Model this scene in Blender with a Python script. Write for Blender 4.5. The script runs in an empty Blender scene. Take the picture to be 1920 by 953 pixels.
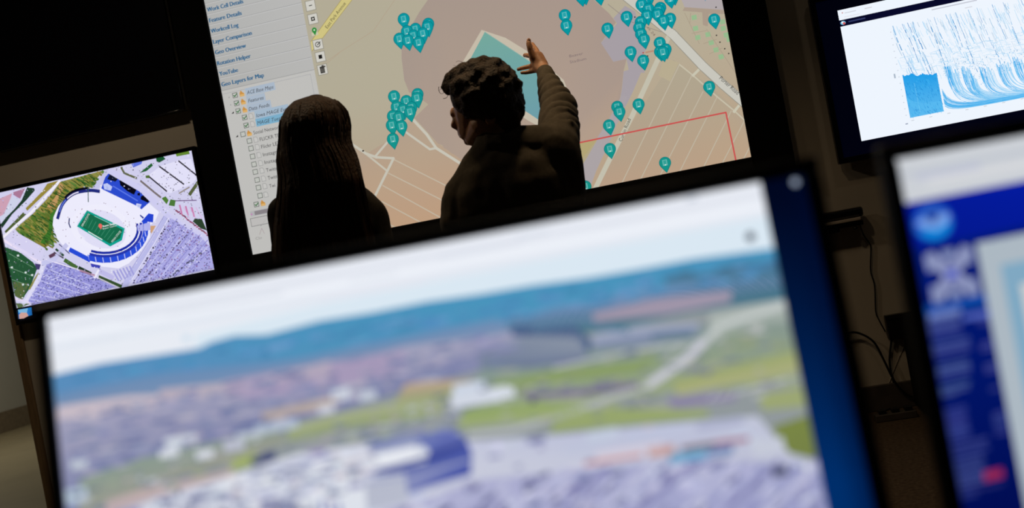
import bpy, bmesh, math, random
from mathutils import Vector as V, Matrix, noise

sc = bpy.context.scene
col = sc.collection
R = math.radians

# ------------------------------------------------------------------ camera
CAM_H = 1.17
FL = 1867.0                       # focal length in pixels of the 1920x953 frame
YAW, PITCH, ROLL = R(10.435), R(-0.641), R(-10.703)
cf = V((-math.sin(YAW) * math.cos(PITCH), math.cos(YAW) * math.cos(PITCH), math.sin(PITCH)))
_r = V((math.cos(YAW), math.sin(YAW), 0))
_u = _r.cross(cf)
cr = math.cos(ROLL) * _r + math.sin(ROLL) * _u
cu = -math.sin(ROLL) * _r + math.cos(ROLL) * _u
CAM = V((0, 0, CAM_H))
cam_d = bpy.data.cameras.new('camera')
cam_d.sensor_width = 36.0
cam_d.lens = FL * 36.0 / 1920.0
cam_d.clip_start = 0.02
cam_d.dof.use_dof = True
cam_d.dof.focus_distance = 4.0
cam_d.dof.aperture_fstop = 2.8
cam = bpy.data.objects.new('camera', cam_d)
m3 = Matrix((cr, cu, -cf)).transposed()
cam.matrix_world = Matrix.Translation(CAM) @ m3.to_4x4()
col.objects.link(cam)
sc.camera = cam

# ------------------------------------------------------------------ world, lamps, exposure
w = bpy.data.worlds.new('world')
sc.world = w
w.use_nodes = True
w.node_tree.nodes['Background'].inputs['Color'].default_value = (0.9, 0.8, 0.65, 1)
w.node_tree.nodes['Background'].inputs['Strength'].default_value = 0.0

def lamp(name, loc, power, size, color, target=None, spread=180):
    d = bpy.data.lights.new(name, 'AREA')
    d.shape = 'DISK'; d.size = size; d.energy = power; d.color = color; d.spread = R(spread)
    o = bpy.data.objects.new(name, d)
    o.location = loc
    if target is not None:
        o.rotation_euler = (V(target) - V(loc)).to_track_quat('-Z', 'Y').to_euler()
    col.objects.link(o)
    return o

WARM = (1.0, 0.80, 0.56)
CEIL = 3.45
lamp('ceiling_downlight', (-2.9, 3.35, CEIL - 0.03), 15.0, 0.16, WARM)
lamp('ceiling_downlight', (-1.15, 3.4, CEIL - 0.03), 3.6, 0.16, (1.0, 0.72, 0.42), spread=110)
lamp('ceiling_downlight', (-0.25, 3.22, CEIL - 0.03), 6.0, 0.16, (1.0, 0.72, 0.42), spread=110)
lamp('ceiling_downlight', (1.25, 3.6, CEIL - 0.03), 1.2, 0.16, WARM)
lamp('room_fill_light', (-0.5, 0.2, CEIL - 0.03), 0.4, 1.2, (1.0, 0.93, 0.82))  # weak fill added to lift the ambient level, not a known room lamp
lamp('hall_ceiling_light', (-7.3, 9.0, CEIL - 0.03), 50.0, 0.9, (1.0, 0.93, 0.76))

sc.view_settings.view_transform = 'Standard'
sc.view_settings.look = 'None'
sc.view_settings.exposure = 0.0
sc.view_settings.gamma = 1.0
sc.view_settings.use_curve_mapping = False

# ------------------------------------------------------------------ helpers
def ray(px, py):
    return cf * FL + cr * (px - 960.0) - cu * (py - 476.5)

def un(px, py, y):
    """point of the place at depth y that the lens maps to this spot of the photograph"""
    d = ray(px, py)
    return CAM + d * (y / d.y)

def lin(c):
    out = []
    for k in c[:3]:
        k = max(0.0, min(255.0, k)) / 255.0
        out.append(k / 12.92 if k <= 0.04045 else ((k + 0.055) / 1.055) ** 2.4)
    return tuple(out)

def mat(name, rgb, rough=0.6, metal=0.0, spec=0.5, noise_amt=0.0, noise_scale=20.0, bump=0.0, bump_scale=200.0, stretch=None, coat=0.0):
    m = bpy.data.materials.new(name)
    m.use_nodes = True
    nt = m.node_tree
    b = nt.nodes['Principled BSDF']
    b.inputs['Base Color'].default_value = (*rgb, 1)
    b.inputs['Roughness'].default_value = rough
    b.inputs['Metallic'].default_value = metal
    b.inputs['Specular IOR Level'].default_value = spec
    b.inputs['Coat Weight'].default_value = coat
    tc = nt.nodes.new('ShaderNodeTexCoord')
    src = tc.outputs['Object']
    if stretch:
        mp = nt.nodes.new('ShaderNodeMapping')
        mp.inputs['Scale'].default_value = stretch
        nt.links.new(src, mp.inputs['Vector'])
        src = mp.outputs['Vector']
    if noise_amt:
        n = nt.nodes.new('ShaderNodeTexNoise')
        n.inputs['Scale'].default_value = noise_scale
        n.inputs['Detail'].default_value = 6
        nt.links.new(src, n.inputs['Vector'])
        r = nt.nodes.new('ShaderNodeValToRGB')
        r.color_ramp.elements[0].position = 0.3
        r.color_ramp.elements[1].position = 0.7
        r.color_ramp.elements[0].color = (*[k * (1 - noise_amt) for k in rgb], 1)
        r.color_ramp.elements[1].color = (*[min(1, k * (1 + noise_amt)) for k in rgb], 1)
        nt.links.new(n.outputs['Fac'], r.inputs['Fac'])
        nt.links.new(r.outputs['Color'], b.inputs['Base Color'])
    if bump:
        n2 = nt.nodes.new('ShaderNodeTexNoise')
        n2.inputs['Scale'].default_value = bump_scale
        n2.inputs['Detail'].default_value = 4
        nt.links.new(src, n2.inputs['Vector'])
        bp = nt.nodes.new('ShaderNodeBump')
        bp.inputs['Strength'].default_value = bump
        bp.inputs['Distance'].default_value = 0.01
        nt.links.new(n2.outputs['Fac'], bp.inputs['Height'])
        nt.links.new(bp.outputs['Normal'], b.inputs['Normal'])
    return m

def screen_mat(name, strength=1.0):
    m = bpy.data.materials.new(name)
    m.use_nodes = True
    nt = m.node_tree
    b = nt.nodes['Principled BSDF']
    b.inputs['Base Color'].default_value = (0.004, 0.004, 0.005, 1)
    b.inputs['Roughness'].default_value = 0.5
    b.inputs['Specular IOR Level'].default_value = 0.15
    a = nt.nodes.new('ShaderNodeAttribute')
    a.attribute_name = 'picture'
    nt.links.new(a.outputs['Color'], b.inputs['Emission Color'])
    b.inputs['Emission Strength'].default_value = strength
    return m

M = {
    'wall': mat('painted_wall', (0.40, 0.36, 0.30), 0.85, noise_amt=0.04, noise_scale=3, bump=0.08, bump_scale=180),
    'hall_wall': mat('hall_wall_paint', (0.52, 0.51, 0.46), 0.8, noise_amt=0.03, noise_scale=2, bump=0.05, bump_scale=150),
    'ceiling': mat('ceiling_paint', (0.06, 0.058, 0.055), 0.9, noise_amt=0.03),
    'darkwall': mat('dark_wall_paint', (0.05, 0.048, 0.045), 0.9, noise_amt=0.04, noise_scale=3, bump=0.08, bump_scale=180),
    'carpet': mat('brown_carpet', (0.07, 0.048, 0.03), 0.95, spec=0.1, noise_amt=0.35, noise_scale=60, bump=0.6, bump_scale=400),
    'tile': mat('polished_floor', (0.34, 0.29, 0.18), 0.22, spec=0.5, noise_amt=0.08, noise_scale=1.5),
    'base': mat('dark_baseboard', (0.045, 0.036, 0.03), 0.55, noise_amt=0.2),
    'hall_base': mat('brown_baseboard', (0.24, 0.19, 0.13), 0.5, noise_amt=0.15),
    'trim': mat('brown_corner_trim', (0.20, 0.13, 0.07), 0.5, noise_amt=0.2, stretch=(4, 4, 0.4)),
    'black': mat('black_plastic', (0.006, 0.006, 0.007), 0.38, spec=0.35, bump=0.03, bump_scale=900),
    'gloss': mat('gloss_black_plastic', (0.004, 0.004, 0.005), 0.08, spec=0.5, coat=0.4),
    'mattblack': mat('matt_black_surround', (0.0035, 0.0035, 0.0035), 0.9, spec=0.05, bump=0.05, bump_scale=600),
    'glass_off': mat('dark_display_glass', (0.003, 0.003, 0.005), 0.12, spec=0.4),
    'metal': mat('dark_steel', (0.06, 0.06, 0.06), 0.4, metal=0.8, noise_amt=0.1),
    'pale': mat('pale_plastic', (0.38, 0.33, 0.28), 0.5, noise_amt=0.05),
    'desk': mat('dark_laminate', (0.05, 0.04, 0.035), 0.5, noise_amt=0.2, noise_scale=8, stretch=(1, 12, 12)),
    'skin': mat('skin', (0.50, 0.25, 0.14), 0.5, noise_amt=0.12, noise_scale=60, bump=0.1, bump_scale=220),
    'nail': mat('finger_nail', (0.45, 0.25, 0.18), 0.3, noise_amt=0.05),
    'eye': mat('eye_white', (0.6, 0.58, 0.55), 0.2, noise_amt=0.05),
    'lip': mat('lip_skin', (0.35, 0.14, 0.10), 0.45, noise_amt=0.1),
    'hair_m': mat('curly_brown_hair', (0.045, 0.024, 0.010), 0.6, spec=0.25, noise_amt=0.5, noise_scale=45, bump=0.8, bump_scale=160),
    'hair_w': mat('long_brown_hair', (0.045, 0.020, 0.008), 0.55, spec=0.2, noise_amt=0.5, noise_scale=120, bump=0.7, bump_scale=260, stretch=(1, 1, 0.06)),
    'shirt': mat('grey_brown_shirt', (0.095, 0.080, 0.060), 0.9, spec=0.05, noise_amt=0.12, noise_scale=90, bump=0.15, bump_scale=700),
    'top': mat('dark_knit_top', (0.030, 0.026, 0.022), 0.9, spec=0.1, noise_amt=0.15, noise_scale=90, bump=0.25, bump_scale=500),
    'trousers': mat('dark_trousers', (0.02, 0.02, 0.025), 0.9, spec=0.1, noise_amt=0.15, noise_scale=80, bump=0.2, bump_scale=600),
    'shoe': mat('black_leather', (0.012, 0.01, 0.009), 0.35, noise_amt=0.2, noise_scale=40),
    'screen': screen_mat('lit_display'),
}

def link(name, me, material, parent=None, smooth=False):
    o = bpy.data.objects.new(name, me)
    col.objects.link(o)
    if material is not None:
        me.materials.clear(); me.materials.append(M[material] if isinstance(material, str) else material)
    if smooth:
        for p in me.polygons: p.use_smooth = True
    if parent is not None:
        o.parent = parent
    return o

def empty(name, loc, label, cat, group=None):
    o = bpy.data.objects.new(name, None)
    o.empty_display_size = 0.1
    o.location = loc
    col.objects.link(o)
    o['label'] = label; o['category'] = cat
    if group: o['group'] = group
    return o

def tag(o, label, cat, group=None):
    o['label'] = label; o['category'] = cat
    if group: o['group'] = group
    return o

def struct(o):
    o['kind'] = 'structure'
    return o

class MB:
    """collects geometry in world coordinates; build() links it as one mesh relative to its parent"""
    def __init__(s):
        s.v = []; s.f = []
    def quad_box(s, o, ax, ay, az):
        """box from corner o with three edge vectors"""
        o, ax, ay, az = V(o), V(ax), V(ay), V(az)
        b = len(s.v)
        s.v += [o, o + ax, o + ax + ay, o + ay, o + az, o + ax + az, o + ax + ay + az, o + ay + az]
        s.f += [tuple(b + k for k in q) for q in ((0, 3, 2, 1), (4, 5, 6, 7), (0, 1, 5, 4), (1, 2, 6, 5), (2, 3, 7, 6), (3, 0, 4, 7))]
        return s
    def box(s, x0, x1, y0, y1, z0, z1):
        return s.quad_box((x0, y0, z0), (x1 - x0, 0, 0), (0, y1 - y0, 0), (0, 0, z1 - z0))
    def loft(s, rings):
        n = len(rings[0]); b = len(s.v)
        for r in rings: s.v += [V(p) for p in r]
        for i in range(len(rings) - 1):
            for k in range(n):
                a0 = b + i * n + k; a1 = b + i * n + (k + 1) % n
                s.f.append((a0, a1, a1 + n, a0 + n))
        s.f.append(tuple(b + k for k in range(n))[::-1])
        e = b + (len(rings) - 1) * n
        s.f.append(tuple(e + k for k in range(n)))
        return s
    def rcone(s, p0, p1, r0, r1, n=14, flat=None):
        """round-ended tapered limb; flat=(vector, factor) squashes it along that direction"""
        p0, p1 = V(p0), V(p1)
        d = (p1 - p0); L = d.length
        d = d.normalized() if L > 1e-6 else V((0, 0, 1))
        a = d.orthogonal().normalized(); bb = d.cross(a)
        rings = []
        for t in (-88, -60, -30): rings.append((p0 + d * (r0 * math.sin(R(t))), r0 * math.cos(R(t))))
        for t in (0, 0.5, 1): rings.append((p0 + d * L * t, r0 + (r1 - r0) * t))
        for t in (30, 60, 88): rings.append((p1 + d * (r1 * math.sin(R(t))), r1 * math.cos(R(t))))
        out = []
        for c, r in rings:
            ring = []
            for k in range(n):
                th = 2 * math.pi * k / n
                off = a * (math.cos(th) * r) + bb * (math.sin(th) * r)
                if flat:
                    fv = V(flat[0]).normalized()
                    off -= fv * off.dot(fv) * (1 - flat[1])
                ring.append(c + off)
            out.append(ring)
        return s.loft(out)
    def chain(s, pts, n=14):
        for (p, r), (q, t) in zip(pts, pts[1:]): s.rcone(p, q, r, t, n)
        return s
    def ell(s, c, ax, ay, az, n=18, m=10):
        c, ax, ay, az = V(c), V(ax), V(ay), V(az)
        rings = []
        for i in range(m + 1):
            t = R(-89 + 178 * i / m)
            rings.append([c + az * math.sin(t) + (ax * math.cos(2 * math.pi * k / n) + ay * math.sin(2 * math.pi * k / n)) * math.cos(t) for k in range(n)])
        return s.loft(rings)
    def tube(s, pts, r, n=8, r1=None):
        pts = [V(p) for p in pts]
        rings = []; prev = None
        for i, p in enumerate(pts):
            d = (pts[min(i + 1, len(pts) - 1)] - pts[max(i - 1, 0)]).normalized()
            a = d.orthogonal().normalized() if prev is None else (prev - d * prev.dot(d)).normalized()
            prev = a; b = d.cross(a)
            rr = r if r1 is None else r + (r1 - r) * i / (len(pts) - 1)
            rings.append([p + (a * math.cos(2 * math.pi * k / n) + b * math.sin(2 * math.pi * k / n)) * rr for k in range(n)])
        return s.loft(rings)
    def mesh(s, name, origin=(0, 0, 0)):
        o = V(origin)
        me = bpy.data.meshes.new(name)
        me.from_pydata([tuple(v - o) for v in s.v], [], s.f)
        me.update()
        return me
    def build(s, name, material, parent=None, bevel=0.0, smooth=False):
        o = V((0, 0, 0)); p = parent
        while p is not None:
            o += V(p.location); p = p.parent
        ob = link(name, s.mesh(name, o), material, parent, smooth)
        if bevel:
            b = ob.modifiers.new('bevel', 'BEVEL'); b.width = bevel; b.segments = 2; b.limit_method = 'ANGLE'
        return ob
    def skin(s, name, material, parent, voxel, smooth_it=6, fn=None):
        """fuse everything collected into one continuous surface"""
        o = V((0, 0, 0)); p = parent
        while p is not None:
            o += V(p.location); p = p.parent
        me0 = s.mesh(name + '_raw', o)
        t = bpy.data.objects.new(name + '_raw', me0)
        col.objects.link(t)
        rm = t.modifiers.new('r', 'REMESH'); rm.mode = 'VOXEL'; rm.voxel_size = voxel
        if smooth_it:
            sm = t.modifiers.new('s', 'SMOOTH'); sm.factor = 0.5; sm.iterations = smooth_it
        bpy.context.view_layer.update()
        dg = bpy.context.evaluated_depsgraph_get()
        me = bpy.data.meshes.new_from_object(t.evaluated_get(dg))
        bpy.data.objects.remove(t); bpy.data.meshes.remove(me0)
        me.name = name
        if fn:
            me.update()
            nr = [V(v.normal) for v in me.vertices]
            for v, nn in zip(me.vertices, nr):
                v.co = v.co + nn * fn(v.co + o, nn)
        return link(name, me, material, parent, True)

def catmull(pts, k=6):
    pts = [V(p) for p in pts]
    q = [pts[0]] + pts + [pts[-1]]
    out = []
    for i in range(1, len(q) - 2):
        a, b, c, d = q[i - 1:i + 3]
        for j in range(k):
            t = j / k
            out.append(0.5 * ((2 * b) + (c - a) * t + (2 * a - 5 * b + 4 * c - d) * t * t + (3 * b - a - 3 * c + d) * t ** 3))
    out.append(pts[-1])
    return out

_txt = {}
def text_tris(body):
    if body not in _txt:
        cu_ = bpy.data.curves.new('t', 'FONT'); cu_.body = body; cu_.size = 1.0; cu_.resolution_u = 2
        ob = bpy.data.objects.new('t', cu_); col.objects.link(ob)
        bpy.context.view_layer.update()
        me = bpy.data.meshes.new_from_object(ob.evaluated_get(bpy.context.evaluated_depsgraph_get()))
        vs = [(v.co.x, v.co.y) for v in me.vertices]; fs = [tuple(p.vertices) for p in me.polygons]
        bpy.data.objects.remove(ob); bpy.data.curves.remove(cu_); bpy.data.meshes.remove(me)
        _txt[body] = (vs, fs, min(v[0] for v in vs), max(v[0] for v in vs))
    return _txt[body]

class Pic:
    """flat print on a display: polygons given on the display's own face (metres right/down of its top-left corner)"""
    def __init__(s, tl, ex, ez, w, h):
        s.o, s.ex, s.ez, s.w, s.h = V(tl), V(ex).normalized(), V(ez).normalized(), w, h
        s.n = s.ex.cross(s.ez)
        s.v = []; s.f = []; s.c = []; s.layer = 1
        s.clip = (0, 0, w, h)
    def up(self):
        self.layer += 1
    def uv(s, px, py):
        d = ray(px, py)
        t = (s.o - CAM).dot(s.n) / d.dot(s.n)
        q = CAM + d * t - s.o
        return (q.dot(s.ex), -q.dot(s.ez))
    def m(s, px, py):
        """metres per photo pixel around here"""
        a = s.uv(px, py); b = s.uv(px + 1, py)
        return math.hypot(a[0] - b[0], a[1] - b[1])
    def raw(s, pts, c):
        """pts (u,v); c one colour or one per point, 0..255"""
        cs = c if isinstance(c[0], (tuple, list)) else [c] * len(pts)
        P = [(p[0], p[1], *k[:3]) for p, k in zip(pts, cs)]
        u0, v0, u1, v1 = s.clip
        for ax, lim, sg in ((0, u0, 1), (0, u1, -1), (1, v0, 1), (1, v1, -1)):
            out = []
            for i in range(len(P)):
                a, b = P[i - 1], P[i]
                da, db = (a[ax] - lim) * sg, (b[ax] - lim) * sg
                if (da < 0) != (db < 0):
                    t = da / (da - db)
                    out.append(tuple(x + (y - x) * t for x, y in zip(a, b)))
                if db >= 0: out.append(b)
            P = out
            if len(P) < 3: return
        b = len(s.v)
        for p in P:
            s.v.append(s.o + s.ex * p[0] - s.ez * p[1] + s.n * (s.layer * 0.00008))
            s.c.append(lin(p[2:5]))
        s.f.append(tuple(range(b, b + len(P))))
    def poly(s, pts, c): s.raw([s.uv(*p) for p in pts], c)
    def uline(s, pts, wd, c):
        for (a, b) in zip(pts, pts[1:]):
            dx, dy = b[0] - a[0], b[1] - a[1]; L = math.hypot(dx, dy) or 1e-9
            nx, ny = -dy / L * wd / 2, dx / L * wd / 2; ex_, ey_ = dx / L * wd * 0.3, dy / L * wd * 0.3
            s.raw([(a[0] - ex_ + nx, a[1] - ey_ + ny), (b[0] + ex_ + nx, b[1] + ey_ + ny), (b[0] + ex_ - nx, b[1] + ey_ - ny), (a[0] - ex_ - nx, a[1] - ey_ - ny)], c)
    def line(s, pts, wpx, c):
        s.uline([s.uv(*p) for p in pts], wpx * s.m(*pts[0]), c)
    def uell(s, c0, ru, rv, c, n=20, ang=0.0):
        s.raw([(c0[0] + ru * math.cos(2 * math.pi * k / n) * math.cos(ang) - rv * math.sin(2 * math.pi * k / n) * math.sin(ang),
                c0[1] + ru * math.cos(2 * math.pi * k / n) * math.sin(ang) + rv * math.sin(2 * math.pi * k / n) * math.cos(ang)) for k in range(n)], c)
    def ell(s, px, py, rx, ry, c, n=20, ang=0.0):
        k = s.m(px, py); s.uell(s.uv(px, py), rx * k, ry * k, c, n, ang)
    def urect(s, u, v, w_, h_, c): s.raw([(u, v), (u + w_, v), (u + w_, v + h_), (u, v + h_)], c)
    def rect(s, px, py, w_, h_, c):
        """upright rectangle on the display, centred at a photo spot, size in photo pixels"""
        k = s.m(px, py); u, v = s.uv(px, py)
        s.urect(u - w_ * k / 2, v - h_ * k / 2, w_ * k, h_ * k, c)
    def text(s, body, a, cap, c, width=None, to=None, shear=0.0, bold=0.0):
        """baseline starts at photo spot a; cap height in px; runs along the display's horizontal unless 'to' is given"""
        vs, fs, x0, x1 = text_tris(body)
        k = s.m(*a); u0, v0 = s.uv(*a)
        if to: u1, v1 = s.uv(*to)
        else: u1, v1 = u0 + (width or 60) * k, v0
        L = math.hypot(u1 - u0, v1 - v0)
        dx, dy = (u1 - u0) / L, (v1 - v0) / L
        sx = L / (x1 - x0); sy = cap * k / 0.70
        for ox in ((0, bold * k) if bold else (0,)):
            for f in fs:
                pts = []
                for i in f:
                    x = (vs[i][0] - x0) * sx + ox + vs[i][1] * sy * shear; y = vs[i][1] * sy
                    pts.append((u0 + dx * x + dy * y, v0 + dy * x - dx * y))
                s.raw(pts, c)
            if ox == 0 and bold: s.layer += 0.3
    def build(s, name, parent, material='screen'):
        o = V((0, 0, 0)); p = parent
        while p is not None:
            o += V(p.location); p = p.parent
        me = bpy.data.meshes.new(name)
        me.from_pydata([tuple(v - o) for v in s.v], [], s.f)
        ca = me.color_attributes.new('picture', 'FLOAT_COLOR', 'POINT')
        flat = []
        for c in s.c: flat += [*c, 1.0]
        ca.data.foreach_set('color', flat)
        me.update()
        return link(name, me, material, parent)

def mixc(a, b, t): return tuple(x + (y - x) * t for x, y in zip(a, b))
def jit(c, k, rnd): 
    d = rnd.uniform(-k, k)
    return tuple(x + d + rnd.uniform(-k, k) * 0.4 for x in c)
def inside(p, poly):
    r = False; x, y = p
    for i in range(len(poly)):
        (x0, y0), (x1, y1) = poly[i - 1], poly[i]
        if (y0 > y) != (y1 > y) and x < (x1 - x0) * (y - y0) / (y1 - y0) + x0: r = not r
    return r
def scatter(rnd, poly, n):
    xs = [p[0] for p in poly]; ys = [p[1] for p in poly]
    out = []; tries = 0
    while len(out) < n and tries < n * 30:
        tries += 1
        p = (rnd.uniform(min(xs), max(xs)), rnd.uniform(min(ys), max(ys)))
        if inside(p, poly): out.append(p)
    return out

# ------------------------------------------------------------------ room shell
D = 5.20                            # front face of the display wall
XL = -0.757 * D                     # where that wall ends on the left
XR = 2.6
XH = -8.93                          # side wall of the hall beyond
struct(MB().box(XL, XR + 0.15, -1.8, D + 6.5, -0.1, 0).build('floor', 'carpet'))
hf = MB()
hf.box(XH - 0.2, XL, -1.8, 16.0, -0.1, 0)
struct(hf.build('floor_hall', 'tile'))
struct(MB().box(XH - 0.2, XR + 0.15, -1.8, 16.0, CEIL, CEIL + 0.1).build('ceiling', 'ceiling'))
struct(MB().box(XL, XR + 0.15, D, D + 0.16, 0, CEIL).build('wall_front', 'wall'))
struct(MB().box(XR, XR + 0.15, -1.8, D, 0, CEIL).build('wall_right', 'darkwall'))
struct(MB().box(XH - 0.2, XR + 0.15, -1.95, -1.8, 0, CEIL).build('wall_back', 'darkwall'))
struct(MB().box(XH - 0.2, XH, -1.8, 16.0, 0, CEIL).build('wall_left', 'hall_wall'))
struct(MB().box(XH - 0.2, XL + 1.0, 16.0, 16.15, 0, CEIL).build('wall_hall_end', 'hall_wall'))
struct(MB().box(XH, XH + 0.02, -1.8, 16.0, 0, 0.26).build('baseboard_left', 'hall_base', bevel=0.004))
struct(MB().box(XL + 0.03, XR, D - 0.018, D, 0, 0.13).build('baseboard_front', 'base', bevel=0.004))
struct(MB().box(XL - 0.02, XL + 0.035, D - 0.014, D + 0.17, 0, CEIL).build('trim_1', 'trim', bevel=0.004))

# ------------------------------------------------------------------ wall displays
def wall_tv(label, x0, x1, z0, z1, bez, depth=0.05, gap=0.03, lip=None, group='flat displays on the wall'):
    """outer box x0..x1, z0..z1; returns (thing, front plane y, picture tl corner, w, h)"""
    yb = D - gap; yf = yb - depth
    t = empty('wall_display', ((x0 + x1) / 2, D, z0), label, 'display', group)
    MB().box(x0, x1, yf + 0.012, yb, z0, z1).build('casing', 'black', t, bevel=0.006)
    b = MB()
    b.box(x0, x1, yf, yf + 0.0115, z1 - bez, z1); b.box(x0, x1, yf, yf + 0.0115, z0, z0 + bez)
    b.box(x0, x0 + bez, yf, yf + 0.0115, z0 + bez, z1 - bez); b.box(x1 - bez, x1, yf, yf + 0.0115, z0 + bez, z1 - bez)
    b.build('bezel', 'gloss', t, bevel=0.003)
    cx, cz = (x0 + x1) / 2, (z0 + z1) / 2
    br = MB()
    br.box(cx - 0.25, cx + 0.25, D - 0.012, D, cz - 0.16, cz + 0.16)
    br.box(cx - 0.22, cx - 0.17, yb, D - 0.012, cz - 0.2, cz + 0.2); br.box(cx + 0.17, cx + 0.22, yb, D - 0.012, cz - 0.2, cz + 0.2)
    br.build('wall_bracket', 'metal', t)
    return t, yf + 0.009, (x0 + bez, yf + 0.009, z1 - bez), (x1 - x0) - 2 * bez, (z1 - z0) - 2 * bez

YF = D - 0.08 + 0.009               # display glass of the hung displays

# ---- upper left display, switched off
pa = un(0, 284, YF); pb = un(346, 203, YF)
zb = (pa.z + pb.z) / 2 - 0.006
tv, yy, tl, pw, ph = wall_tv('black switched-off display hanging above the stadium picture', pb.x - 1.52, pb.x + 0.0, zb, zb + 0.88, 0.022)
MB().box(tl[0], tl[0] + pw, yy, yy + 0.002, tl[2] - ph, tl[2]).build('screen', 'glass_off', tv)
g = MB()
g.box(pb.x - 1.49, pb.x - 0.03, D - 0.095, D - 0.08, zb - 0.004, zb + 0.004)
g.build('lower_rim', 'gloss', tv, bevel=0.002, smooth=True)

# ---- lower left display with the stadium seen from above
A = un(360, 281, YF); B = un(402.5, 506, YF); C = un(32, 578, YF); E_ = un(34, 603, YF)
sx0, sx1, sz1, sz0 = C.x - 0.0, (A.x + B.x) / 2, (A.z + un(0, 363, YF).z) / 2, E_.z
BZ = 0.022
tv, yy, tl, pw, ph = wall_tv('lit display showing a stadium from above, left of the map screen', sx0 - BZ, sx1 + BZ, sz0 - BZ, sz1 + BZ, BZ)
P = Pic(tl, (1, 0, 0), (0, 0, 1), pw, ph)
rnd = random.Random(4)
P.urect(0, 0, pw, ph, (6, 6, 10)); P.up()
_, vb = P.uv(32, 578); _, vb2 = P.uv(402.5, 506)
P.clip = (0, 0, pw, (vb + vb2) / 2)
P.urect(0, 0, pw, ph, (208, 206, 236)); P.up()
def c7(x, y): return (x / 2.648, 260 + y / 2.648)
def c4(x, y): return (x / 5.295, 270 + y / 5.295)
def c5(x, y): return (190 + x / 5.295, 270 + y / 5.295)
def c6(x, y): return (x / 5.295, 430 + y / 5.295)
def cb(x, y): return (190 + x / 5.955, 400 + y / 5.955)
def PG(f, pts, c): P.poly([f(*p) for p in pts], c)
def LN(f, pts, wd, c): P.line([f(*p) for p in pts], wd, c)
# top left block: houses, trees, road, olive strip
PG(c4, [(-40, 560), (120, 490), (100, 560), (40, 700), (-40, 740)], (205, 160, 180))
PG(c4, [(110, 530), (200, 540), (100, 700), (40, 770), (0, 740), (60, 640)], (205, 210, 232))
PG(c4, [(130, 480), (250, 440), (200, 545), (140, 510)], (170, 120, 150))
P.up()
PG(c4, [(270, 430), (340, 440), (350, 475), (240, 580), (120, 700), (20, 840), (5, 800), (60, 730), (150, 640), (215, 560)], (30, 58, 42))
PG(c4, [(470, 395), (590, 360), (270, 665), (255, 640), (420, 470)], (150, 135, 60))
PG(c4, [(230, 680), (260, 700), (60, 890), (45, 870)], (80, 95, 50))
# green and ochre meadow
meadow = [c4(*p) for p in [(600, 375), (1035, 260), (960, 345), (900, 400), (760, 450), (690, 500), (600, 600), (545, 700), (522, 800), (530, 900), (545, 935), (500, 990), (440, 1040)]] + [c6(*p) for p in [(440, 185), (380, 150), (230, 90), (150, 0)]] + [c4(*p) for p in [(200, 800), (330, 690), (500, 510)]]
P.poly(meadow, (142, 138, 70))
P.up()
for p in scatter(rnd, meadow, 380):
    g_ = (p[0] - 30) / 150.0
    c = mixc((150, 130, 62), (72, 112, 44), min(1, max(0, rnd.uniform(-0.4, 0.9) + (0.35 if p[1] > 395 or p[0] > 130 else 0))))
    P.line([p, (p[0] + rnd.uniform(5, 11), p[1] + rnd.uniform(4, 8))], rnd.uniform(1.5, 4), jit(c, 16, rnd))
P.up()
PG(c4, [(560, 640), (600, 560), (545, 690), (525, 800), (500, 950), (440, 1000), (400, 980), (480, 860), (500, 700)], (62, 118, 42))
PG(c4, [(590, 385), (640, 420), (590, 520), (560, 600), (500, 650), (460, 630), (540, 540), (580, 470)], (190, 148, 96))
P.up()
for p in scatter(rnd, meadow, 130):
    P.line([p, (p[0] + rnd.uniform(4, 9), p[1] + rnd.uniform(3, 6))], rnd.uniform(1.0, 2.0), jit((44, 84, 34), 14, rnd))
LN(c4, [(590, 370), (440, 540), (300, 690), (170, 800), (35, 925)], 4.2, (240, 236, 246)); 
LN(c4, [(355, 480), (250, 600), (20, 870)], 6.5, (212, 210, 240))
LN(c4, [(1090, 250), (1000, 370), (930, 470)], 9, (196, 196, 232))
P.up()
# pale court and the playing field at the left edge
PG(c6, [(130, 10), (450, 190), (400, 320), (230, 240), (60, 110)], (212, 208, 240))
LN(c6, [(40, 110), (250, 230), (400, 330), (470, 330)], 5, (238, 226, 246))
PG(c6, [(45, 175), (200, 230), (330, 330), (370, 390), (300, 580), (220, 700), (150, 660), (110, 480)], (38, 84, 54))
PG(c6, [(130, 520), (290, 540), (220, 700), (150, 665)], (98, 108, 62))
PG(c6, [(345, 340), (405, 350), (400, 400), (360, 400)], (70, 60, 110))
PG(c6, [(385, 420), (370, 480), (300, 600), (280, 600), (340, 490)], (150, 146, 80))
P.up()
for a, b in (((90, 240), (330, 380)), ((95, 380), (330, 470)), ((120, 500), (290, 560))): LN(c6, [a, b], 0.8, (120, 160, 130))
for p in scatter(rnd, [c6(*q) for q in [(60, 190), (200, 240), (340, 360), (230, 680), (150, 640)]], 60):
    P.line([p, (p[0] + rnd.uniform(-2, 2), p[1] + rnd.uniform(3, 6))], 1.2, jit((48, 98, 62), 14, rnd))
for q in ((180, 262), (255, 430), (118, 380), (230, 550), (320, 455)): P.rect(*c6(*q), 4, 3, (215, 225, 225))
LN(c6, [(150, 690), (330, 740)], 4, (226, 214, 240))
LN(c6, [(430, 330), (390, 470), (270, 700), (230, 740)], 6.5, (220, 218, 244))
PG(c6, [(160, 735), (300, 740), (180, 790)], (90, 110, 70))
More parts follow.
